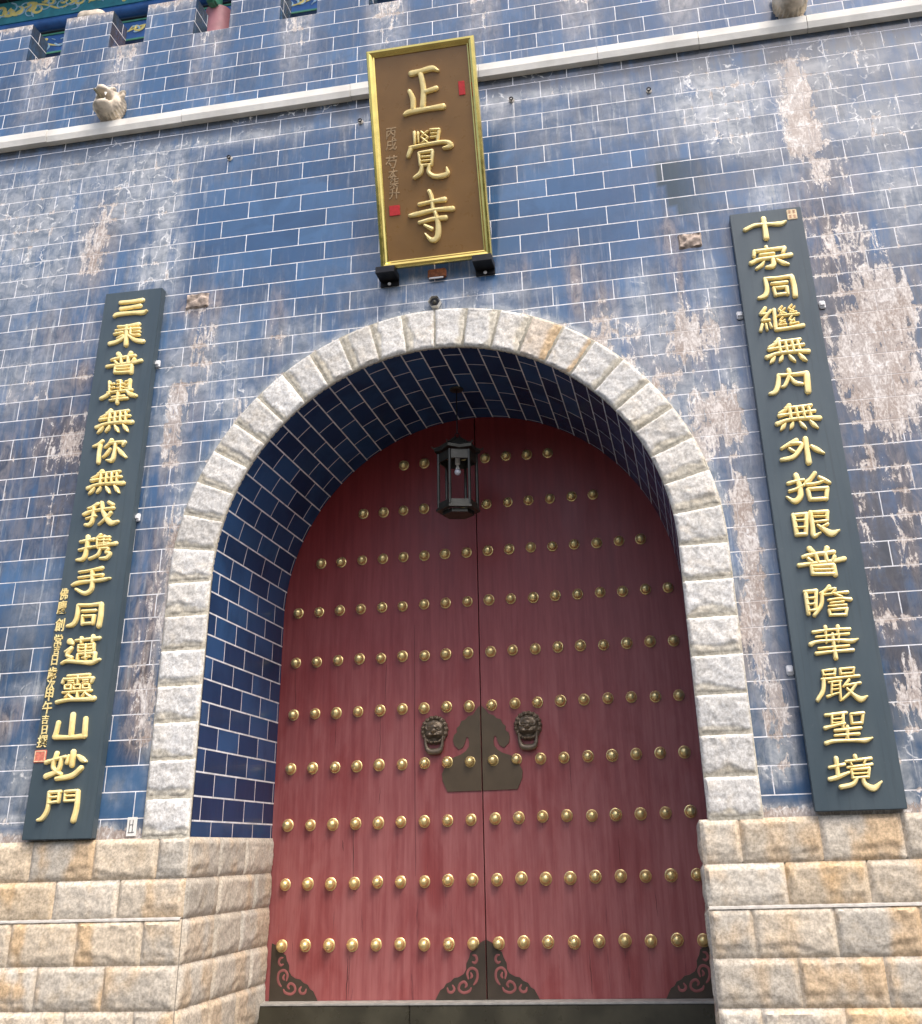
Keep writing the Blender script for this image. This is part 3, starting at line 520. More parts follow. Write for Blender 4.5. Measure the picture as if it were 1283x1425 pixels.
# ---- rock-faced stone
def rock_block(mb, tints, fmap, la, lb, seed, base, H=.040, cell=.019, margin=.022, gap=.006, side=1.5, brk=.035):
    """one split-faced block; fmap(a, b, h) -> point. a runs along the block, b up it, h out of the wall"""
    n = max(4, int(la / cell)); m = max(4, int(lb / cell)); vs = []; ts = []
    for j in range(m + 1):
        for i in range(n + 1):
            a = la * i / n; b = lb * j / m
            da = min(a, la - a); db = b; dt = lb - b
            n1 = fbm(a * 4 + seed, b * 4, seed * .7, 4); n2 = fbm(a * 13 + seed, b * 13, 5 + seed, 4); n3 = fbm(a * 3 + seed * 2, 1.7, seed, 3)
            ed = min(da * side, dt * side, db - brk * (1 + n3 * 1.6 + .5 * n1))
            e = sstep(0, .030, ed - margin - .012 * n2)
            face = H * (.70 + .30 * n1 + .14 * n2) * e
            low = .012 * sstep(0, .03, min(da, dt, db) - gap) * (1 + .6 * n2)
            h = max(face, low) + .0035 * n2
            if i in (0, n) or j in (0, m): h = -.007
            vs.append(fmap(a, b, h))
            sh = 1 + .10 * n1
            yel = sstep(-.1, .5, n3 + n1 * .5) if base[1] else 0
            w = base[0]; c = [w[k] * (1 - yel * base[1]) + base[2][k] * yel * base[1] for k in range(3)]
            rim = (1 - e) * (.25 + .75 * sstep(lb * .5, lb * .2, b))
            c = [c[k] * sh * (1 - rim * base[3]) + base[4][k] * rim * base[3] for k in range(3)]
            ts.append((*c, 1))
    k0 = len(mb.v); fs = [(j * (n + 1) + i, j * (n + 1) + i + 1, (j + 1) * (n + 1) + i + 1, (j + 1) * (n + 1) + i) for j in range(m) for i in range(n)]
    mb.add(vs, fs); tints.extend(ts)
GREY = (.585, .55, .475); WARM = (.63, .515, .36); ORANGE = (.62, .40, .18); PALE = (.69, .69, .665)
def base_tint(rnd, warm):
    w = rnd.random() * warm; g = [GREY[k] * (1 - w) + WARM[k] * w for k in range(3)]; j = .86 + .26 * rnd.random()
    return ([c * j for c in g], .25 + .55 * rnd.random() * warm, ORANGE, .18, (.40, .34, .25))
ZC = [1.505, 1.172, .855, .505, .170, -.17, -.34]
def plinth(side):
    mb = MB(); tints = []; rnd = random.Random(5 + side); s = 1 if side > 0 else -1
    edge = 2.205 if s > 0 else -2.285
    wall_end = 8.9 * s
    joints = {1: [2.523, 2.842, 2.543, 2.843, 2.525, 2.84], -1: [-2.577, -2.918, -2.639, -2.957, -2.65, -2.95]}[s]
    for r_ in range(6):
        z1, z0 = ZC[r_], ZC[r_ + 1]; y0 = -.035 - (.022 if r_ >= 2 else 0)
        xs = [edge]; x = joints[r_]
        while abs(x) < 8.6: xs.append(x); x += s * (.628 + rnd.uniform(-.012, .012))
        xs.append(wall_end)
        for xa, xb in zip(xs, xs[1:]):
            la = abs(xb - xa); x0 = min(xa, xb); seed = rnd.uniform(0, 90)
            far = x0 < -4.9 or x0 > 4.6
            warm = .25 + .75 * min(1, max(0, abs(x0 + la / 2) - 2.3) / 1.0)
            rock_block(mb, tints, lambda a, b, h, x0=x0, z0=z0, y0=y0: (x0 + a, y0 - h, z0 + b), la, z1 - z0, seed, base_tint(rnd, warm), H=.031, cell=.06 if far else .018)
        # return of the plinth into the gateway
        ys = [-.03] + ([.62, 1.23] if r_ % 2 == 0 else [.65, 1.52]) + [1.975]
        for ya, yb in zip(ys, ys[1:]):
            seed = rnd.uniform(0, 90); bt = base_tint(rnd, .30)
            if s < 0: fm = lambda a, b, h, ya=ya, z0=z0: (edge + h + .006, ya + a, z0 + b)
            else: fm = lambda a, b, h, ya=ya, yb=yb, z0=z0: (edge - h - .006, yb - a, z0 + b)
            rock_block(mb, tints, fm, yb - ya, z1 - z0, seed, bt, H=.028, cell=.02)
    k = len(mb.v)      # top bed and mortar backing
    xa, xb = sorted((edge + s * .004, wall_end))
    mb.box(xa, xb, -.028, .0 - .004, -.33, 1.498)
    x0, x1 = sorted((edge + s * .012, edge + s * .5)); mb.box(x0, x1, -.026, 1.97, -.33, 1.4945)
    tints.extend([(.47, .43, .37, 1)] * (len(mb.v) - k))
    o = mesh_obj('stone_plinth', mb.v, mb.f, M['granite'], smooth=True); set_attr(o.data, 'tint', tints)
    o.data.set_sharp_from_angle(angle=R(50)); gadd(o)
    # cement fillet where the lower courses step out
    x0, x1 = sorted((edge + s * .01, wall_end)); mb2 = MB(); n = 120
    v = []; f = []
    for i in range(n + 1):
        x = x0 + (x1 - x0) * i / n; w = .004 * fbm(x * 6, 0, 2)
        v += [(x, -.03, .874 + w), (x, -.062 + w, .862 + w), (x, -.068 + w, .848 - w), (x, -.03, .845)]
    for i in range(n):
        for q in range(3): k = i * 4 + q; f.append((k, k + 1, k + 5, k + 4))
    mb2.add(v, f); c = mb2.build('cement_fillet', M['mortar'], o, True)
plinth(-1); plinth(1)

def arch_ring():
    mb = MB(); tints = []; rnd = random.Random(11)
    def tint():
        j = .88 + .22 * rnd.random(); w = rnd.random() * .35
        return ([(PALE[k] * (1 - w) + (.55, .51, .44)[k] * w) * j for k in range(3)], .08 + .18 * rnd.random(), (.58, .50, .36), .60, (.55, .50, .37))
    lb = RO - RI
    for i in range(24):
        a0 = math.pi * i / 24; da = math.pi / 24; rm = (RI + RO) / 2
        t = tint()
        if i in (7, 8): t = (t[0], .40, (.62, .44, .25), .75, (.58, .40, .20))
        def fm(a, b, h, a0=a0, rm=rm):
            # a runs round the ring, b across it; stones were split so that their lower side breaks away
            ang = a0 + a / rm; r = RI + b; return (XC + r * math.cos(ang), -.030 - h, ZS + r * math.sin(ang))
        if i < 12: rock_block(mb, tints, lambda a, b, h, fm=fm: fm(b, lb - a, h), lb, da * rm, rnd.uniform(0, 90), t, H=.030, cell=.014, margin=.012, side=1.9, brk=.045)
        else: rock_block(mb, tints, lambda a, b, h, fm=fm: fm(da * rm - b, a, h), lb, da * rm, rnd.uniform(0, 90), t, H=.030, cell=.014, margin=.012, side=1.9, brk=.045)
    for sd in (-1, 1):
        z = ZS
        for k in range(7):
            hgt = (ZS - ZB) / 7; z -= hgt; x0 = XC + RI if sd > 0 else XC - RO
            rock_block(mb, tints, lambda a, b, h, x0=x0, z=z: (x0 + a, -.030 - h, z + b), lb, hgt, rnd.uniform(0, 90), tint(), H=.030, cell=.014, margin=.012, side=1.9, brk=.045)
    k = len(mb.v)     # inner arris, outer side and mortar bed behind the stones
    prof = [(XC + 0, 0)]
    path = [(1, 0, ZB - .01)] + [(1, 0, ZS)] + [(math.cos(a), math.sin(a), ZS) for a in np.linspace(0, math.pi, 97)[1:-1]] + [(-1, 0, ZS), (-1, 0, ZB - .01)]
    rows = []
    for c, s_, z in path:
        rows.append([(XC + c * r, y, z + s_ * r) for r, y in ((RI, .012), (RI, -.022), (RI + .012, -.034), (RO - .008, -.034), (RO, -.022), (RO, .002))])
    v = [p for r in rows for p in r]; f = [(i * 6 + q, i * 6 + q + 1, (i + 1) * 6 + q + 1, (i + 1) * 6 + q) for i in range(len(rows) - 1) for q in range(5)]
    mb.add(v, f); tints.extend([(.50, .47, .38, 1)] * (len(mb.v) - k))
    o = mesh_obj('stone_arch', mb.v, mb.f, M['ring'], smooth=True); set_attr(o.data, 'tint', tints); o.data.set_sharp_from_angle(angle=R(50)); gadd(o)
arch_ring()

def cornice():
    mb = MB(); x = -9.0; rnd = random.Random(3); k = 0
    joints = [-9, -7.6, -6.05, -5.0, -3.18, -1.02, .55, 1.95, 3.1, 4.30, 5.9, 7.5, 9]
    for a, b in zip(joints, joints[1:]):
        dz = rnd.uniform(-.004, .004); y = -.105 + rnd.uniform(-.004, .004)
        prof = [(.02, 9.745), (y + .012, 9.730), (y, 9.718), (y, 9.628), (y + .022, 9.552), (.02, 9.548)]
        n = len(prof); v = [(a + .003, q[0], q[1] + dz) for q in prof] + [(b - .003, q[0], q[1] + dz) for q in prof]
        f = [(i, i + 1, i + n + 1, i + n) for i in range(n - 1)] + [tuple(range(n))[::-1], tuple(range(n, 2 * n))]
        mb.add(v, f)
    gadd(mb.build('cornice', M['white_stone']))
cornice()
mbc = MB(); mbc.box(-9, 9, .37, 6, 9.0, 9.68); mbc.box(-9, -2.6, .01, 6, -.33, 9.0); mbc.box(2.6, 9, .01, 6, -.33, 9.0); mbc.box(-2.6, 2.6, .01, 6, 6.6, 9.0); mbc.box(-2.6, 2.6, 2.35, 6, -.33, 6.6)
gadd(mbc.build('wall_core', M['core']))

# ------------------------------------------------------------------ doors
DY = 1.99
stud_me = None
def door_studs(parent, sgn):
    global stud_me
    if stud_me is None:
        prof = [(.064, 0), (.065, -.007), (.060, -.012), (.0555, -.013), (.056, -.022)]
        prof += [(.056 * math.cos(t), -.024 - .062 * math.sin(t)) for t in np.linspace(.0, 1.45, 9)] + [(.002, -.0865)]
        o = MB().lathe(prof, 24, 'y').build('door_stud', M['brass'], None, True); stud_me = o.data; bpy.data.objects.remove(o)
    for row in range(10):
        n = {9: 4, 8: 6, 7: 8}.get(row, 9)
        for k in range(n):
            x = sgn * (.1261 + .25 * k); z = .494 + .565 * row
            o = bpy.data.objects.new('door_stud', stud_me); COL.objects.link(o); o.parent = parent
            o.location = (x + random.uniform(-.004, .004), DY, z + random.uniform(-.005, .005)); o.rotation_euler = (random.uniform(-.07, .07), random.uniform(0, 6), random.uniform(-.07, .07)); q = random.uniform(.90, .98); o.scale = (q, random.uniform(.88, 1.02), q)
SEAM = [(-.003, 2.753), (.045, 2.715), (.087, 2.66), (.14, 2.645), (.173, 2.612), (.215, 2.60), (.235, 2.555), (.268, 2.53), (.263, 2.488), (.298, 2.46), (.310, 2.41), (.295, 2.355), (.244, 2.312), (.198, 2.335), (.175, 2.385), (.160, 2.435), (.142, 2.430), (.130, 2.385), (.138, 2.335), (.170, 2.295), (.223, 2.262), (.314, 2.232), (.390, 2.162), (.433, 2.076), (.426, 2.004), (.374, 1.898), (0.0, 1.897)]
CORN = [(0, .523), (.05, .500), (.085, .466), (.115, .435), (.152, .414), (.165, .37), (.194, .322), (.196, .27), (.222, .232), (.275, .205), (.32, .198), (.354, .168), (.40, .15), (.424, .115), (.46, .095), (.483, .057), (.513, .006), (0, .006)]
SCR = [[(.125, .392), (.098, .385), (.086, .350), (.108, .325), (.132, .333)], [(.176, .190), (.186, .235), (.165, .272), (.130, .280), (.092, .258), (.084, .205), (.100, .165), (.122, .140)], [(.150, .240), (.140, .215), (.152, .196)],
       [(.150, .112), (.170, .085), (.228, .072), (.272, .100), (.262, .145), (.220, .165), (.195, .140), (.208, .118)], [(.335, .135), (.318, .105), (.340, .078), (.376, .082), (.388, .112)]]
def leaf(sgn, label):
    root = tag(empty('door_leaf', (sgn * 2.2, DY, 0)), label, 'gate door', 'leaves of the red gate')
    def P(o): o.parent = root; o.matrix_parent_inverse = Matrix.Translation((-sgn * 2.2, -DY, 0)); return o
    g = .006; Rr = RI + .03
    poly = [(g, .012), (Rr, .012), (Rr, ZS)] + [(Rr * math.cos(a), ZS + Rr * math.sin(a)) for a in np.linspace(0, math.pi / 2, 40)[1:-1]] + [(g, ZS + Rr)]
    poly = [(XC * (1 if x > .1 else 0) + sgn * x, z) for x, z in poly]
    ld = P(MB().prism(poly, DY, DY + .10).build('door_panel', M['door']))
    hold = empty('stud_holder')
    door_studs(root, sgn)
    bpy.data.objects.remove(hold)
    for o in list(root.children):
        if o.name.startswith('door_stud'): o.matrix_parent_inverse = Matrix.Translation((-sgn * 2.2, -DY, 0))
    # bronze plates
    def plate(name, pts, f):
        mb = MB().prism([f(p) for p in pts], DY - .012, DY - .002); return P(mb.build(name, M['corner' if name == 'corner_plate' else 'bronze']))
    plate('seam_plate', SEAM, lambda p: (sgn * (p[0] if p[0] > .02 else g + .001), p[1]))
    for nm, f in (('corner_plate', lambda p: (sgn * (p[0] + g + .001), p[1])), ('corner_plate', lambda p: (sgn * (2.235 - p[0]), p[1]))):
        pl = plate(nm, CORN, f); mb = MB()
        for s_ in SCR: stroke(mb, [(*f(q), .024 if 0 < i < len(s_) - 1 else .015) for i, q in enumerate(s_)], .003, DY - .0125)
        o = mb.build('scroll_cutout', M['wear'], None, True); P(o); mw = o.matrix_parent_inverse.copy(); o.parent = pl; o.matrix_parent_inverse = Matrix.Identity(4)
    # lion-mask knocker
    kx, kz = sgn * .510, 2.520
    mb = MB(); n, m = 66, 66; vs = []; W2, H2 = .150, .150
    G = lambda u, v, cu, cv, su, sv: math.exp(-((u - cu) / su) ** 2 - ((v - cv) / sv) ** 2)
    for j in range(m + 1):
        for i in range(n + 1):
            # disc mapped from a square so the outline is the mane
            a = i / n * 2 - 1; b = j / m * 2 - 1
            u = a * math.sqrt(1 - b * b / 2); v = b * math.sqrt(1 - a * a / 2); r = math.hypot(u, v); th = math.atan2(v, u)
            rim = 1 + .022 * math.cos(th * 17) * (r > .8)
            h = .030 + .035 * (1 - r * r)
            h += .020 * math.exp(-((r - .86) / .10) ** 2) * (.5 + .5 * math.cos(th * 17)) - .022 * math.exp(-((r - .70) / .05) ** 2)
            h += .014 * math.exp(-((math.hypot(u / .62, (v - .25) / .38) - 1) / .10) ** 2)          # brow ring
            h += .030 * G(u, v, 0, .25, .34, .2)
            for sx in (-1, 1):
                h += .020 * G(u, v, sx * .30, .02, .11, .07) + .020 * G(u, v, sx * .30, .14, .18, .05) - .014 * G(u, v, sx * .30, -.06, .12, .035)
                h += .022 * G(u, v, sx * .34, -.28, .16, .12)
            h += .045 * G(u, v, 0, -.16, .15, .16) + .018 * G(u, v, 0, -.36, .55, .06)
            h -= .045 * G(u, v, 0, -.58, .34, .12)
            h += .020 * G(u, v, 0, -.84, .34, .08)
            if i in (0, n) or j in (0, m): h = .0
            vs.append((kx + u * W2 * rim, DY - .002 - max(h, 0), kz + v * H2 * rim))
    fs = [(j * (n + 1) + i, j * (n + 1) + i + 1, (j + 1) * (n + 1) + i + 1, (j + 1) * (n + 1) + i) for j in range(m) for i in range(n)]
    mb.add(vs, fs); kn = P(mb.build('lion_knocker', M['dark_bronze'], None, True))
    ring = []; rr = []
    for k in range(25):
        t = k / 24; a = math.pi * (1 + t); xx = .095 * math.copysign(abs(math.cos(a)) ** .55, math.cos(a)); zz = -.075 + .145 * -abs(math.sin(a)) ** .75
        ring.append((kx + xx, DY - .055 + .016 * math.sin(math.pi * t), kz + zz)); rr.append(.013 + .019 * math.sin(math.pi * t) ** 1.5)
    o = MB().tube(ring, rr, 12).build('knocker_ring', M['dark_bronze'], None, True); o.parent = kn
    kn2 = kn
    # splits between the old boards
    mb = MB(); rnd = random.Random(int(sgn) + 40)
    if sgn < 0: cr = [(-1.401, 1.565, -1.388, 1.122, 7), (-.741, 3.658, -.725, 1.107, 5), (-1.063, 3.32, -1.069, 2.857, 3.5), (-2.137, 3.262, -2.112, 2.812, 4), (-1.122, 2.72, -1.124, 2.19, 4), (-1.423, .376, -1.43, .012, 7), (-1.402, .40, -1.41, .012, 4), (-1.631, 2.676, -1.629, 2.395, 3), (-1.114, 1.977, -1.123, 1.8, 3), (-1.516, 1.465, -1.501, 1.362, 6)]
    else: cr = [(.93, 2.30, .935, 1.86, 3), (1.38, 1.40, 1.385, 1.12, 3), (.62, 1.7, .615, 1.52, 3), (1.02, .42, 1.025, .05, 4), (1.70, .95, 1.71, .70, 3)]
    for x0, z0, x1, z1, w in cr:
        n_ = 9; pts = [(x0 + (x1 - x0) * t + rnd.uniform(-.003, .003), z0 + (z1 - z0) * t, w * .0007 * (.35 + math.sin(math.pi * min(.97, max(.03, t)))) ) for t in np.linspace(0, 1, n_)]
        mb = MB(); stroke(mb, pts, .0012, DY - .0006); P(mb.build('wood_split', M['crack']))
    return root
leaf(-1, 'left leaf of the red studded gate with a long vertical plank seam')
leaf(1, 'right leaf of the red studded gate, its boards nearly free of cracks')
# dark backing strip between the leaves
sill = tag(empty('threshold', (0, 1.9, -.32)), 'dark olive granite threshold slab under the red gate', 'threshold')
mb = MB(); mb.box(-2.30, -.735, 1.80, 2.12, -.33, -.012, .006); mb.box(-.729, 2.24, 1.802, 2.12, -.33, -.012, .006)
o = mb.build('sill_block', M['sill']); o.parent = sill; o.matrix_parent_inverse = Matrix.Translation((0, -1.9, .32))
mb = MB(); mb.box(-2.29, 2.23, 1.794, 2.11, -.011, .010, .004)
o = mb.build('sill_edge', M['sill_top']); o.parent = sill; o.matrix_parent_inverse = Matrix.Translation((0, -1.9, .32))

# ------------------------------------------------------------------ lettering
def parse(s): return [[tuple(float(q) / 1000 for q in p.split(',')) for p in st.split()] for st in s.split('|')]
def letters(src, parent, y, h, mat, wscale=1.0):
    for s_ in src:
        mb = MB()
        for i, st in enumerate(parse(s_)): stroke(mb, st, h + .0006 * (i % 7), y, wscale)
        mb.build('character', mat, parent, True)
def small_text(body, parent, x, z, size, y, mat, name, depth=.004, sx=1.0, slant=0.0):
    cu = bpy.data.curves.new('t', 'FONT'); cu.body = body; cu.size = size; cu.extrude = depth; cu.align_x = 'CENTER'; cu.offset = size * .012; cu.shear = slant
    tmp = bpy.data.objects.new('t', cu); COL.objects.link(tmp); bpy.context.view_layer.update()
    me = bpy.data.meshes.new_from_object(tmp.evaluated_get(bpy.context.evaluated_depsgraph_get())); bpy.data.objects.remove(tmp)
    v = np.array([q.co[:] for q in me.vertices]) if len(me.vertices) else np.zeros((0, 3))
    if not len(v): return
    v[:, 0] -= (v[:, 0].min() + v[:, 0].max()) / 2; v[:, 1] -= (v[:, 1].min() + v[:, 1].max()) / 2
    f = [tuple(p.vertices) for p in me.polygons]
    wob = lambda a, b: .05 * size * fbm(a / size * 1.3 + x * 9, b / size * 1.3 + z * 7, 4, 2)
    vs = [(x + (a + wob(a, b)) * sx, y - c - depth, z + b + wob(b, a + 5)) for a, b, c in v]
    mesh_obj(name, vs, f, mat, parent)

def couplet(label, x0, z0, x1, z1, half, strokes, group):
    L = math.hypot(x1 - x0, z1 - z0)
    root = tag(empty('couplet_board', (x0, 0, z0 + .006), (0, math.atan2(x1 - x0, z1 - z0), 0)), label, 'inscribed board', group)
    MB().box(-half, half, -.100, -.006, 0, L - .006, .006).build('board_panel', M['board'], root)
    letters(strokes, root, -.0985, .034, M['gold'], 1.14)
    return root
lb_ = couplet('slate board left of the arch with gold characters and a small red seal', -3.554, 1.511, -3.5055, 7.208, .347, LEFT_STROKES, 'couplet boards beside the arch')
rb_ = couplet('slate board right of the arch with gold characters and a cream seal at its top', 3.492, 1.527, 3.512, 7.24, .358, RIGHT_STROKES, 'couplet boards beside the arch')
for ch, (x, z, s_) in zip('佛慶創常吉日', [(-.293, 2.249, .125), (-.293, 2.118, .135), (-.285, 1.945, .135), (-.279, 1.79, .13), (-.279, 1.698, .09), (-.283, 1.603, .115)]):
    small_text(ch, lb_, x, z, s_, -.099, M['gold'], 'small_character', .005, .78)
for ch, (x, z, s_) in zip('歲次甲午吉日撰', [(-.288, 1.48, .12), (-.284, 1.372, .11), (-.284, 1.275, .125), (-.285, 1.16, .125), (-.288, 1.052, .09), (-.279, .957, .095), (-.283, .854, .12)]):
    small_text(ch, lb_, x, z, s_, -.099, M['gold'], 'small_character', .005, .85)
o = MB().box(-.347 + .003, -.219, -.108, -.0985, .662, .776, .006).build('seal', M['pinkred'], lb_)
mb = MB()
for a, b in (((-.335, .764), (-.232, .764)), ((-.232, .764), (-.232, .674)), ((-.232, .674), (-.335, .674)), ((-.335, .674), (-.335, .764))): stroke(mb, [(*a, .007), (*b, .007)], .003, -.1075)
mb.build('seal_border', M['cream'], o, True)
o = MB().box(.211, .309, -.108, -.0985, 5.560, 5.680, .006).build('seal', M['cream'], rb_)
mb = MB()
for x, z in ((.238, 5.650), (.282, 5.648), (.240, 5.595), (.284, 5.592)):
    for dz in (-.014, 0, .014): stroke(mb, [(x - .013, z + dz, .006), (x + .013, z + dz, .006)], .002, -.1075)
    stroke(mb, [(x, z - .018, .006), (x, z + .018, .006)], .0025, -.1075)
mb.build('seal_script', mat_simple('faded seal ink', (.42, .20, .12), .7), o)

# ------------------------------------------------------------------ name plaque
def plaque():
    tilt = math.atan2(.75, 2.39)
    root = tag(empty('name_plaque', (.04, -.15, 7.05), (tilt, 0, 0)), 'gold framed brown plaque leaning out above the arch with three gold characters', 'plaque')
    w, h = .612, 2.497
    # bevelled picture frame: profile across the border, mitred
    prof = [(0, .045), (0, -.018), (.012, -.036), (.035, -.040), (.058, -.028), (.074, -.010), (.086, -.004), (.088, .012)]
    v = []; f = []; n = len(prof)
    for d, y in prof: v += [(-w + d, y, 0 + d), (w - d, y, 0 + d), (w - d, y, h - d), (-w + d, y, h - d)]
    for i in range(n - 1):
        for k in range(4): f.append((i * 4 + k, i * 4 + (k + 1) % 4, (i + 1) * 4 + (k + 1) % 4, (i + 1) * 4 + k))
    mesh_obj('plaque_frame', v, f, M['frame'], root)
    MB().box(-w + .004, w - .004, .006, .044, .004, h - .004).build('plaque_panel', M['panel'], root)
    letters(PLAQUE_STROKES, root, .005, .042, M['gold'], 1.15)
    for ch, x, z, s_ in (('丙', -.396, 1.525, .14), ('戌', -.404, 1.397, .14), ('芍', -.414, 1.196, .16), ('本', -.408, 1.058, .13), ('柒', -.404, .961, .12), ('升', -.410, .842, .14)):
        small_text(ch, root, x, z, s_, .004, M['faint_gold'], 'small_character', .001, .9, .15)
    MB().box(-.478, -.358, -.003, .005, .588, .702, .003).build('seal', M['red'], root)
    MB().box(.395, .466, -.003, .005, 1.840, 2.001, .003).build('seal', M['red'], root)
    return root
M['faint_gold'] = mat_simple('worn gilt script', (.50, .34, .18), .5, .2, .4, 30)
plaque()
for x, lab in ((-.515, 'black iron bracket under the lower left corner of the plaque'), (.548, 'black iron bracket under the lower right corner of the plaque')):
    r = tag(empty('plaque_bracket', (x, 0, 7.03)), lab, 'bracket', 'brackets under the plaque')
    MB().box(-.105, .105, -.225, -.002, -.055, .028, .006).build('bracket_shelf', M['iron'], r)
    MB().box(-.105, .105, -.024, -.002, -.115, -.057, .004).build('wall_plate', M['iron'], r)
    MB().lathe([(.018, 0), (.02, -.010), (.012, -.018), (.002, -.020)], 12, 'y', (.0, -.025, -.088)).build('bolt', M['white'], r, True)
r = tag(empty('cable_box', (.018, 0, 7.0)), 'small rusty orange box on the tiles under the middle of the plaque', 'junction box')
MB().box(-.10, .10, -.055, -.002, -.055, .05, .01).build('box_body', M['rust'], r)
MB().box(-.085, .075, -.062, -.045, -.075, -.057, .005).build('lower_lip', M['white'], r)
r = tag(empty('conduit_outlet', (-.008, 0, 6.645)), 'small grey pipe outlet at the crown of the stone arch', 'outlet')
bm = bmesh.new(); bmesh.ops.create_cone(bm, cap_ends=False, segments=6, radius1=.068, radius2=.068, depth=.07); MBo = MB().bm(bm, Matrix.Translation((0, -.037, 0)) @ Matrix.Rotation(R(90), 4, 'X') @ Matrix.Rotation(R(30), 4, 'Z'))
bm = bmesh.new(); bmesh.ops.create_cone(bm, cap_ends=True, segments=6, radius1=.05, radius2=.05, depth=.03); 
MBo.build('outlet_rim', M['white_stone'], r)
MB().bm(bm, Matrix.Translation((0, -.03, 0)) @ Matrix.Rotation(R(90), 4, 'X') @ Matrix.Rotation(R(30), 4, 'Z')).build('outlet_hole', M['iron'], r)
bm = bmesh.new(); bmesh.ops.create_icosphere(bm, subdivisions=2, radius=.022); MB().bm(bm, Matrix.Translation((0, -.05, -.005))).build('cable_end', M['lantern'], r, True)

# small stone stubs, anchors and clips on the tiles
def stub(x, z, w, h, label):
    mb = MB(); n, m = 16, 12; vs = []; rnd = random.uniform(0, 50)
    for j in range(m + 1):
        for i in range(n + 1):
            a = i / n; b = j / m; e = min(a, 1 - a, b, 1 - b)
            hh = .0 if e == 0 else .026 + .026 * fbm(a * 3 + rnd, b * 3, 1, 4)
            vs.append(((a - .5) * w * (1 + .05 * fbm(b * 2, rnd, 2)), -max(hh, .002) if e else .002, (b - .5) * h * (1 + .10 * fbm(a * 2.5, rnd, 7))))
    fs = [(j * (n + 1) + i, j * (n + 1) + i + 1, (j + 1) * (n + 1) + i + 1, (j + 1) * (n + 1) + i) for j in range(m) for i in range(n)]
    mb.add(vs, fs); o = mb.build('broken_stub', M['stub'], None, True, (x, 0, z)); tag(o, label, 'wall stub', 'broken stubs on the tiles')
M['stub'] = mat_simple('broken plaster stub', (.42, .34, .28), .9, 0, .45, 16, .6, 40)
stub(-2.763, 7.03, .27, .19, 'broken plaster stub on the tiles right of the left board top')
stub(2.726, 7.045, .24, .18, 'broken plaster stub on the tiles left of the right board top')
for x, z, lab in ((-2.534, 8.948, 'small iron wall eye on clean tiles high above the left board'), (.914, 9.208, 'small iron wall eye just right of the plaque frame'), (2.484, 9.06, 'small iron wall eye on grey tiles under the cornice, far right of the plaque'), (-.905, 9.212, 'small iron wall eye just left of the plaque frame')):
    r = tag(empty('wall_anchor', (x, 0, z)), lab, 'wall anchor', 'iron wall eyes'); ringp = [(.020 * math.cos(a), -.040, .020 * math.sin(a)) for a in np.linspace(0, 2 * math.pi, 13)[:-1]]
    MB().lathe([(.034, -.001), (.032, -.006), (.022, -.009), (.002, -.010)], 14, 'y').build('collar', M['mortar'], r, True)
    MB().tube(ringp, .008, 8, True).tube([(0, -.01, 0), (0, -.04, -.022)], .008, 8).build('eye', M['iron'], r, True)
for x, z, w_, lab in ((-3.150, 6.285, .055, 'white clip at the right edge of the left board beside the third character'), (-3.170, 4.535, .055, 'white clip at the right edge of the left board beside the eighth character'), (3.118, 6.107, .06, 'white clip at the left edge of the right board beside the fourth character'), (3.920, 6.127, .06, 'white clip at the right edge of the right board'), (3.105, 2.658, .06, 'white clip at the left edge of the right board near its foot')):
    o = MB().box(-w_ / 2, w_ / 2, -.030, -.002, -.042, .042, .008).box(-w_ / 2 + .006, w_ / 2 - .006, -.050, -.030, -.02, .02, .006).build('board_clip', M['white'], None, False, (x, 0, z)); tag(o, lab, 'clip', 'white clips beside the boards')
r = tag(empty('wall_tag', (-2.871, 0, 1.60)), 'small cream number tag on the tiles at the foot of the left board', 'tag')
MB().box(-.048, .048, -.012, -.002, -.075, .085, .003).build('tag_plate', M['cream_tag'] if 'cream_tag' in M else M['white_stone'], r)
mb = MB()
for st in ([(-.02, .06, .006), (-.022, -.04, .006)], [(.012, .06, .006), (.010, -.04, .006)], [(-.022, .02, .005), (.012, .022, .005)], [(-.03, -.045, .006), (.028, -.04, .006)]): stroke(mb, st, .002, -.0125)
mb.build('tag_mark', M['iron'], r)

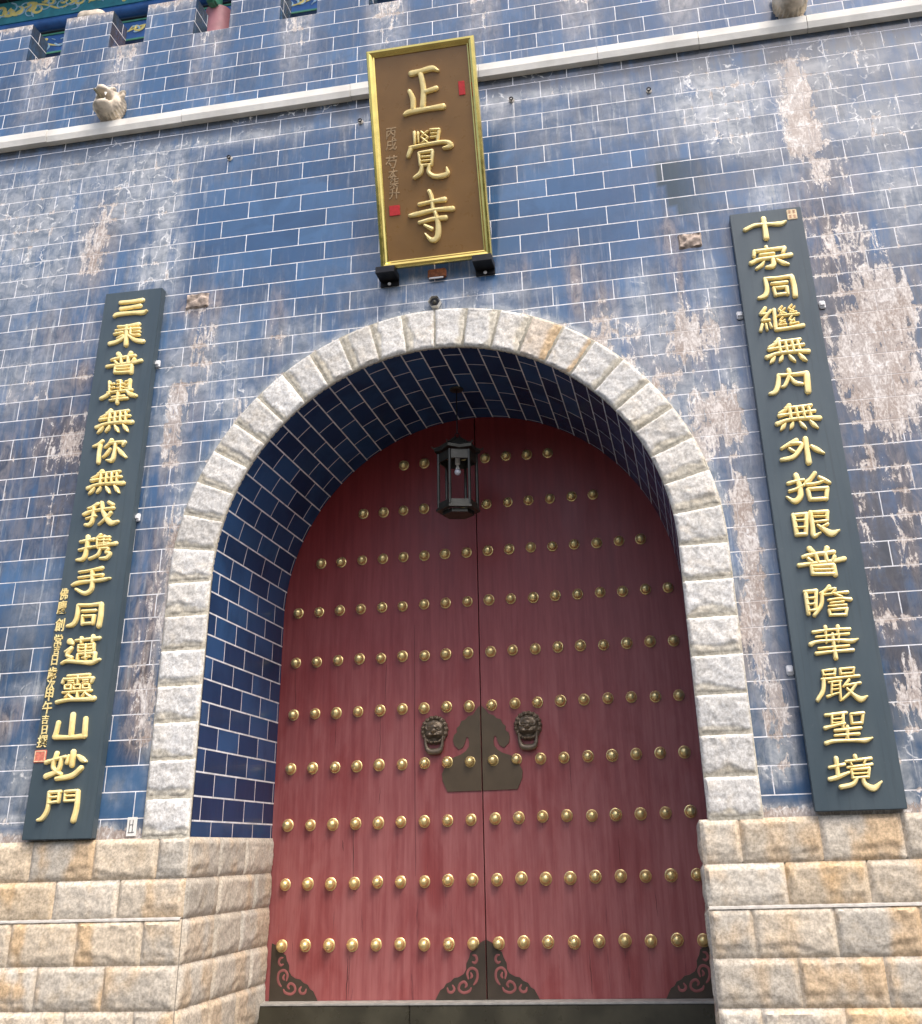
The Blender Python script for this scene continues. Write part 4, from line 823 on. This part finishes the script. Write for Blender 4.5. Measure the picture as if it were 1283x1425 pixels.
# ------------------------------------------------------------------ lantern
def lantern():
    x, y = -.02, 1.07; zb, zt = 4.645, 5.33; root = tag(empty('hanging_lantern', (x, y, zb)), 'dark six sided bronze lantern hanging on a thin rod in the arch', 'lantern')
    H = zt - zb; r = .212; A = [R(60 * k + 18) for k in range(6)]
    P = lambda k, rr, z: (rr * math.cos(A[k % 6]), rr * math.sin(A[k % 6]), z)
    for k in range(6):
        MB().tube([P(k, r, .05), P(k, r, H - .02)], .0165, 6).build('post', M['lantern'], root)
    def band(mb, r0, r1, z0, z1):
        v = [P(k, rr, zz) for rr, zz in ((r1, z0), (r1, z1), (r0, z1), (r0, z0)) for k in range(6)]
        f = [(a * 6 + k, a * 6 + (k + 1) % 6, ((a + 1) % 4) * 6 + (k + 1) % 6, ((a + 1) % 4) * 6 + k) for a in range(4) for k in range(6)]; mb.add(v, f)
    mb = MB(); band(mb, r - .012, r + .006, H - .12, H - .02); mb.build('upper_band', M['lantern'], root)
    mb = MB(); band(mb, r - .012, r + .010, .035, .10); band(mb, r - .03, r + .03, .012, .036); mb.build('lower_band', M['lantern'], root)
    mb = MB(); v = [P(k, .17, .012) for k in range(6)] + [P(k, .17, -.03) for k in range(6)]; mb.add(v, [(0, 1, 2, 3, 4, 5), (11, 10, 9, 8, 7, 6)] + [(k, (k + 1) % 6, 6 + (k + 1) % 6, 6 + k) for k in range(6)]); mb.build('tray', M['lantern'], root)
    # hipped roof with turned-up corners
    v = []; rings = [(r + .050, H + .020), (r + .045, H - .012), (r - .02, H + .055), (.10, H + .125), (.035, H + .175)]
    for q, (rr, zz) in enumerate(rings):
        for k in range(12):
            a = A[0] + R(30 * k); cr = (k % 2 == 0); rad = rr if cr else rr * math.cos(R(30)); v.append((rad * math.cos(a), rad * math.sin(a), zz + (.022 if cr and q < 2 else 0)))
    f = [(i * 12 + k, i * 12 + (k + 1) % 12, (i + 1) * 12 + (k + 1) % 12, (i + 1) * 12 + k) for i in range(4) for k in range(12)] + [tuple(range(48, 60)), tuple(range(12))[::-1]]
    rf = MB().add(v, f).build('lantern_roof', M['lantern'], root)
    mb = MB()
    for k in range(6): mb.tube([(P(k, .04, H + .182)), P(k, .10, H + .135), P(k, r - .01, H + .065), P(k, r + .055, H + .045), P(k, r + .075, H + .066)], .009, 6)
    mb.build('hip_rib', M['lantern'], rf, True)
    mb = MB(); mb.tube([(.028 * math.cos(a), 0, H + .205 + .03 * math.sin(a)) for a in np.linspace(0, 2 * math.pi, 13)[:-1]], .006, 6, True)
    mb.build('hook', M['iron'], root, True)
    ztop = 6.118 - zb
    mb = MB().tube([(0, 0, H + .235), (0, 0, ztop - .01)], .0075, 6); mb.build('hanging_rod', M['iron'], root, True)
    MB().lathe([(.075, ztop - .03), (.08, ztop - .012), (.06, ztop - .001)][::-1], 16, 'z').build('ceiling_rose', M['lantern'], root, True)
    mb = MB().lathe([(.028, H - .02), (.028, H - .13), (.016, H - .14), (.016, H - .165), (.024, H - .175), (.024, H - .19)], 14, 'z'); s_ = mb.build('lamp_socket', M['white_stone'], root, True)
    bm = bmesh.new(); bmesh.ops.create_uvsphere(bm, u_segments=16, v_segments=10, radius=.037); MB().bm(bm, Matrix.Translation((0, 0, H - .222))).build('bulb', M['bulb'], root, True)
lantern()

# ------------------------------------------------------------------ lion-head water spouts on the cornice
def lion(x, label):
    root = tag(empty('lion_spout', (x, 0, 9.735)), label, 'water spout', 'stone lion spouts on the cornice'); root.scale = (.74, .70, .74)
    mbd = bpy.data.metaballs.new('lion'); mbd.resolution = .020; mbd.render_resolution = .020; mbd.threshold = .35
    def ball(x, y, z, rx, ry, rz, neg=False, st=2.0):
        K = 1.50; e = mbd.elements.new(type='ELLIPSOID'); r = max(rx, ry, rz) * K; e.co = (x, y, z); e.radius = r
        e.size_x, e.size_y, e.size_z = rx * K / r, ry * K / r, rz * K / r; e.stiffness = st; e.use_negative = neg
    ball(0, -.10, .29, .25, .26, .29)                                   # mane and skull
    ball(0, -.27, .40, .17, .16, .10); ball(0, -.40, .415, .125, .12, .070); ball(0, -.49, .44, .07, .045, .05)       # upper jaw and nose
    ball(0, -.30, .15, .16, .17, .11); ball(0, -.41, .165, .125, .09, .060)                                          # lower jaw
    for sx in (-1, 1):
        ball(sx * .10, -.31, .500, .07, .06, .04); ball(sx * .10, -.37, .470, .04, .03, .03); ball(sx * .06, -.48, .41, .035, .03, .03)
        ball(sx * .17, -.24, .27, .07, .09, .12); ball(sx * .20, -.14, .52, .055, .05, .07)
    ball(0, -.50, .285, .14, .22, .070, True, 4.0)
    mo = bpy.data.objects.new('lion_meta', mbd); COL.objects.link(mo); bpy.context.view_layer.update()
    me = bpy.data.meshes.new_from_object(mo.evaluated_get(bpy.context.evaluated_depsgraph_get())); bpy.data.objects.remove(mo)
    bm = bmesh.new(); bm.from_mesh(me)
    for vtx in bm.verts:
        q = vtx.co; g = .013 * math.sin(math.atan2(q.z - .29, q.x) * 26 + 14 * q.y) * sstep(-.30, -.20, q.y); n_ = .006 * fbm(q.x * 14, q.y * 14, q.z * 14)
        vtx.co += vtx.normal * (g + n_); vtx.co.z = max(vtx.co.z, .0)
    MB().bm(bm).build('lion_head', M['lion'], root, True)
    MB().box(-.18, .18, -.10, -.002, .0, .56, .02).build('back_block', M['lion'], root)
    MB().tube([(0, -.20, .25), (-.005, -.44, .262), (-.01, -.66, .275)], .020, 12).build('spout_pipe', M['brass_pipe'], root, True)
    mb = MB()
    for sx in (-1, 1):
        for z, dz in ((.345, -.075), (.165, .075)): mb.add([(sx * .060, -.47, z), (sx * .105, -.45, z), (sx * .085, -.42, z), (sx * .085, -.455, z + dz)], [(0, 1, 3), (1, 2, 3), (2, 0, 3), (0, 2, 1)])
    mb.build('fang', M['white_stone'], root)
M['brass_pipe'] = mat_simple('weathered pipe', (.20, .19, .13), .5, .4, .4, 20)
lion(-4.18, 'stone lion head spout on the cornice left of the plaque, mouth open')
lion(4.155, 'stone lion head spout on the cornice at the upper right, only its chin in view')

# ------------------------------------------------------------------ painted pavilion behind the parapet
def pavilion():
    root = tag(empty('gate_pavilion', (0, 1.5, 9.7)), 'painted wooden pavilion with blue and gold beams behind the battlements', 'pavilion')
    def P(o): o.parent = root; o.matrix_parent_inverse = Matrix.Translation((0, -1.5, -9.7)); return o
    def sub(o, par): o.parent = par; return o
    y = 1.5; rnd = random.Random(21)
    def curls(mb, x0, x1, z0, z1, n, w, yy):
        hgt = z1 - z0
        stroke(mb, [(x0 + (x1 - x0) * k / 40, (z0 + z1) / 2 + hgt * .22 * math.sin(k * 1.9), w * .6) for k in range(41)], .008, yy)
        for i in range(n):
            cx = x0 + (x1 - x0) * (i + .5) / n + rnd.uniform(-.03, .03); cz = (z0 + z1) / 2 + rnd.uniform(-.18, .18) * hgt; r = hgt * rnd.uniform(.22, .36); a0 = rnd.uniform(0, 6.28); sg = rnd.choice((-1, 1))
            pts = [(cx + r * (1 - .12 * k) * math.cos(a0 + sg * .75 * k), cz + r * (1 - .12 * k) * math.sin(a0 + sg * .75 * k), w * (1.15 - .11 * k)) for k in range(7)]
            stroke(mb, pts, .012, yy)
            stroke(mb, [(cx - r, cz + .3 * r, w * .5), (cx - r * 1.5, cz + rnd.uniform(-.5, .8) * r, w * .35)], .010, yy)
    # main beam with gold dragon scrolls over a teal field, blue roll below
    b = P(MB().box(-9, 9, y, y + .3, 13.40, 13.86).build('painted_beam', M['beam_teal']))
    mb = MB(); curls(mb, -9, 2.5, 13.44, 13.84, 64, .060, y - .001); o = mb.build('gold_scroll', M['beam_gold'], None, True); sub(o, b); o.matrix_parent_inverse = Matrix.Identity(4)
    mb = MB(); curls(mb, -9, 2.5, 13.43, 13.85, 90, .022, y - .0005); sub(mb.build('pale_scroll', M['beam_pale'], None, True), b)
    mb = MB().tube([(-9, y + .06, 13.30), (9, y + .06, 13.30)], .10, 14); P(mb.build('blue_roll', M['beam_blue'], None, True))
    lo = P(MB().box(-9, 9, y + .12, y + .32, 12.74, 13.16, .01).build('lower_beam', M['beam_blue']))
    mb = MB(); curls(mb, -9, 2.5, 12.80, 13.12, 46, .036, y + .118); sub(mb.build('cloud_scroll', M['beam_pale'], None, True), lo)
    mb = MB(); curls(mb, -9, 2.5, 12.82, 13.10, 22, .050, y + .116); sub(mb.build('gold_cloud', M['beam_gold'], None, True), lo)
    mb = MB(); mb.box(-9, 9, y + .105, y + .119, 12.745, 12.775); mb.box(-9, 9, y + .105, y + .119, 13.125, 13.155); sub(mb.build('gold_edge', M['beam_green'], None), lo)
    inf = P(MB().box(-9, 9, y + .40, y + .48, 9.7, 12.72).build('lattice_wall', M['column']))
    mb = MB()
    x = -8.8
    while x < 9:
        mb.box(x, x + .9, y + .36, y + .399, 12.10, 12.60); x += 1.18
    sub(mb.build('cream_panel', M['cream'], None), inf)
    for cx in (-7.9, -3.67, .56, 4.79):
        c = P(MB().tube([(cx, y, 9.7), (cx, y, 12.86)], .205, 24).build('column', M['column'], None, True))
        mb = MB(); mb.box(cx - .07, cx + .07, y - .34, y - .05, 12.80, 13.10, .03); mb.tube([(cx, y - .33, 12.84), (cx - .01, y - .40, 12.95), (cx, y - .34, 13.08)], .06, 10); P(mb.build('bracket_head', M['beam_green'], None, True))
        mb = MB()
        for sx in (-1, 1):
            mb.prism([(cx + sx * .17, 12.74), (cx + sx * .75, 13.20), (cx + sx * .62, 13.02), (cx + sx * .46, 12.96), (cx + sx * .36, 12.82), (cx + sx * .26, 12.80)], y - .04, y + .08)
        w = P(mb.build('corner_bracket', M['beam_blue'], None)); mb = MB()
        for sx in (-1, 1):
            for q in range(4): stroke(mb, [(cx + sx * (.20 + .1 * q), 12.84 + .075 * q, .03), (cx + sx * (.25 + .1 * q), 12.90 + .08 * q, .02)], .01, y - .041)
        sub(mb.build('pale_stripe', M['beam_pale'], None, True), w)
    mb = MB(); mb.box(-9.4, 9.4, .95, 6, 13.98, 14.10); sf = P(mb.build('eave', M['soffit']))
    mb = MB(); n = 90
    for i in range(n): xx = -9.3 + 18.6 * i / n; mb.tube([(xx, .72, 14.02), (xx, 2.2, 14.02)], .045, 8)
    sub(mb.build('rafter', M['beam_green'], None, True), sf)
    v = [(-9.6, .7, 14.12), (9.6, .7, 14.12), (9.6, 3.6, 16.2), (-9.6, 3.6, 16.2), (-9.6, 6.6, 14.12), (9.6, 6.6, 14.12)]
    P(MB().add(v, [(0, 1, 2, 3), (3, 2, 5, 4), (0, 3, 4), (1, 5, 2), (0, 4, 5, 1)]).build('roof', M['rooftile']))
pavilion()
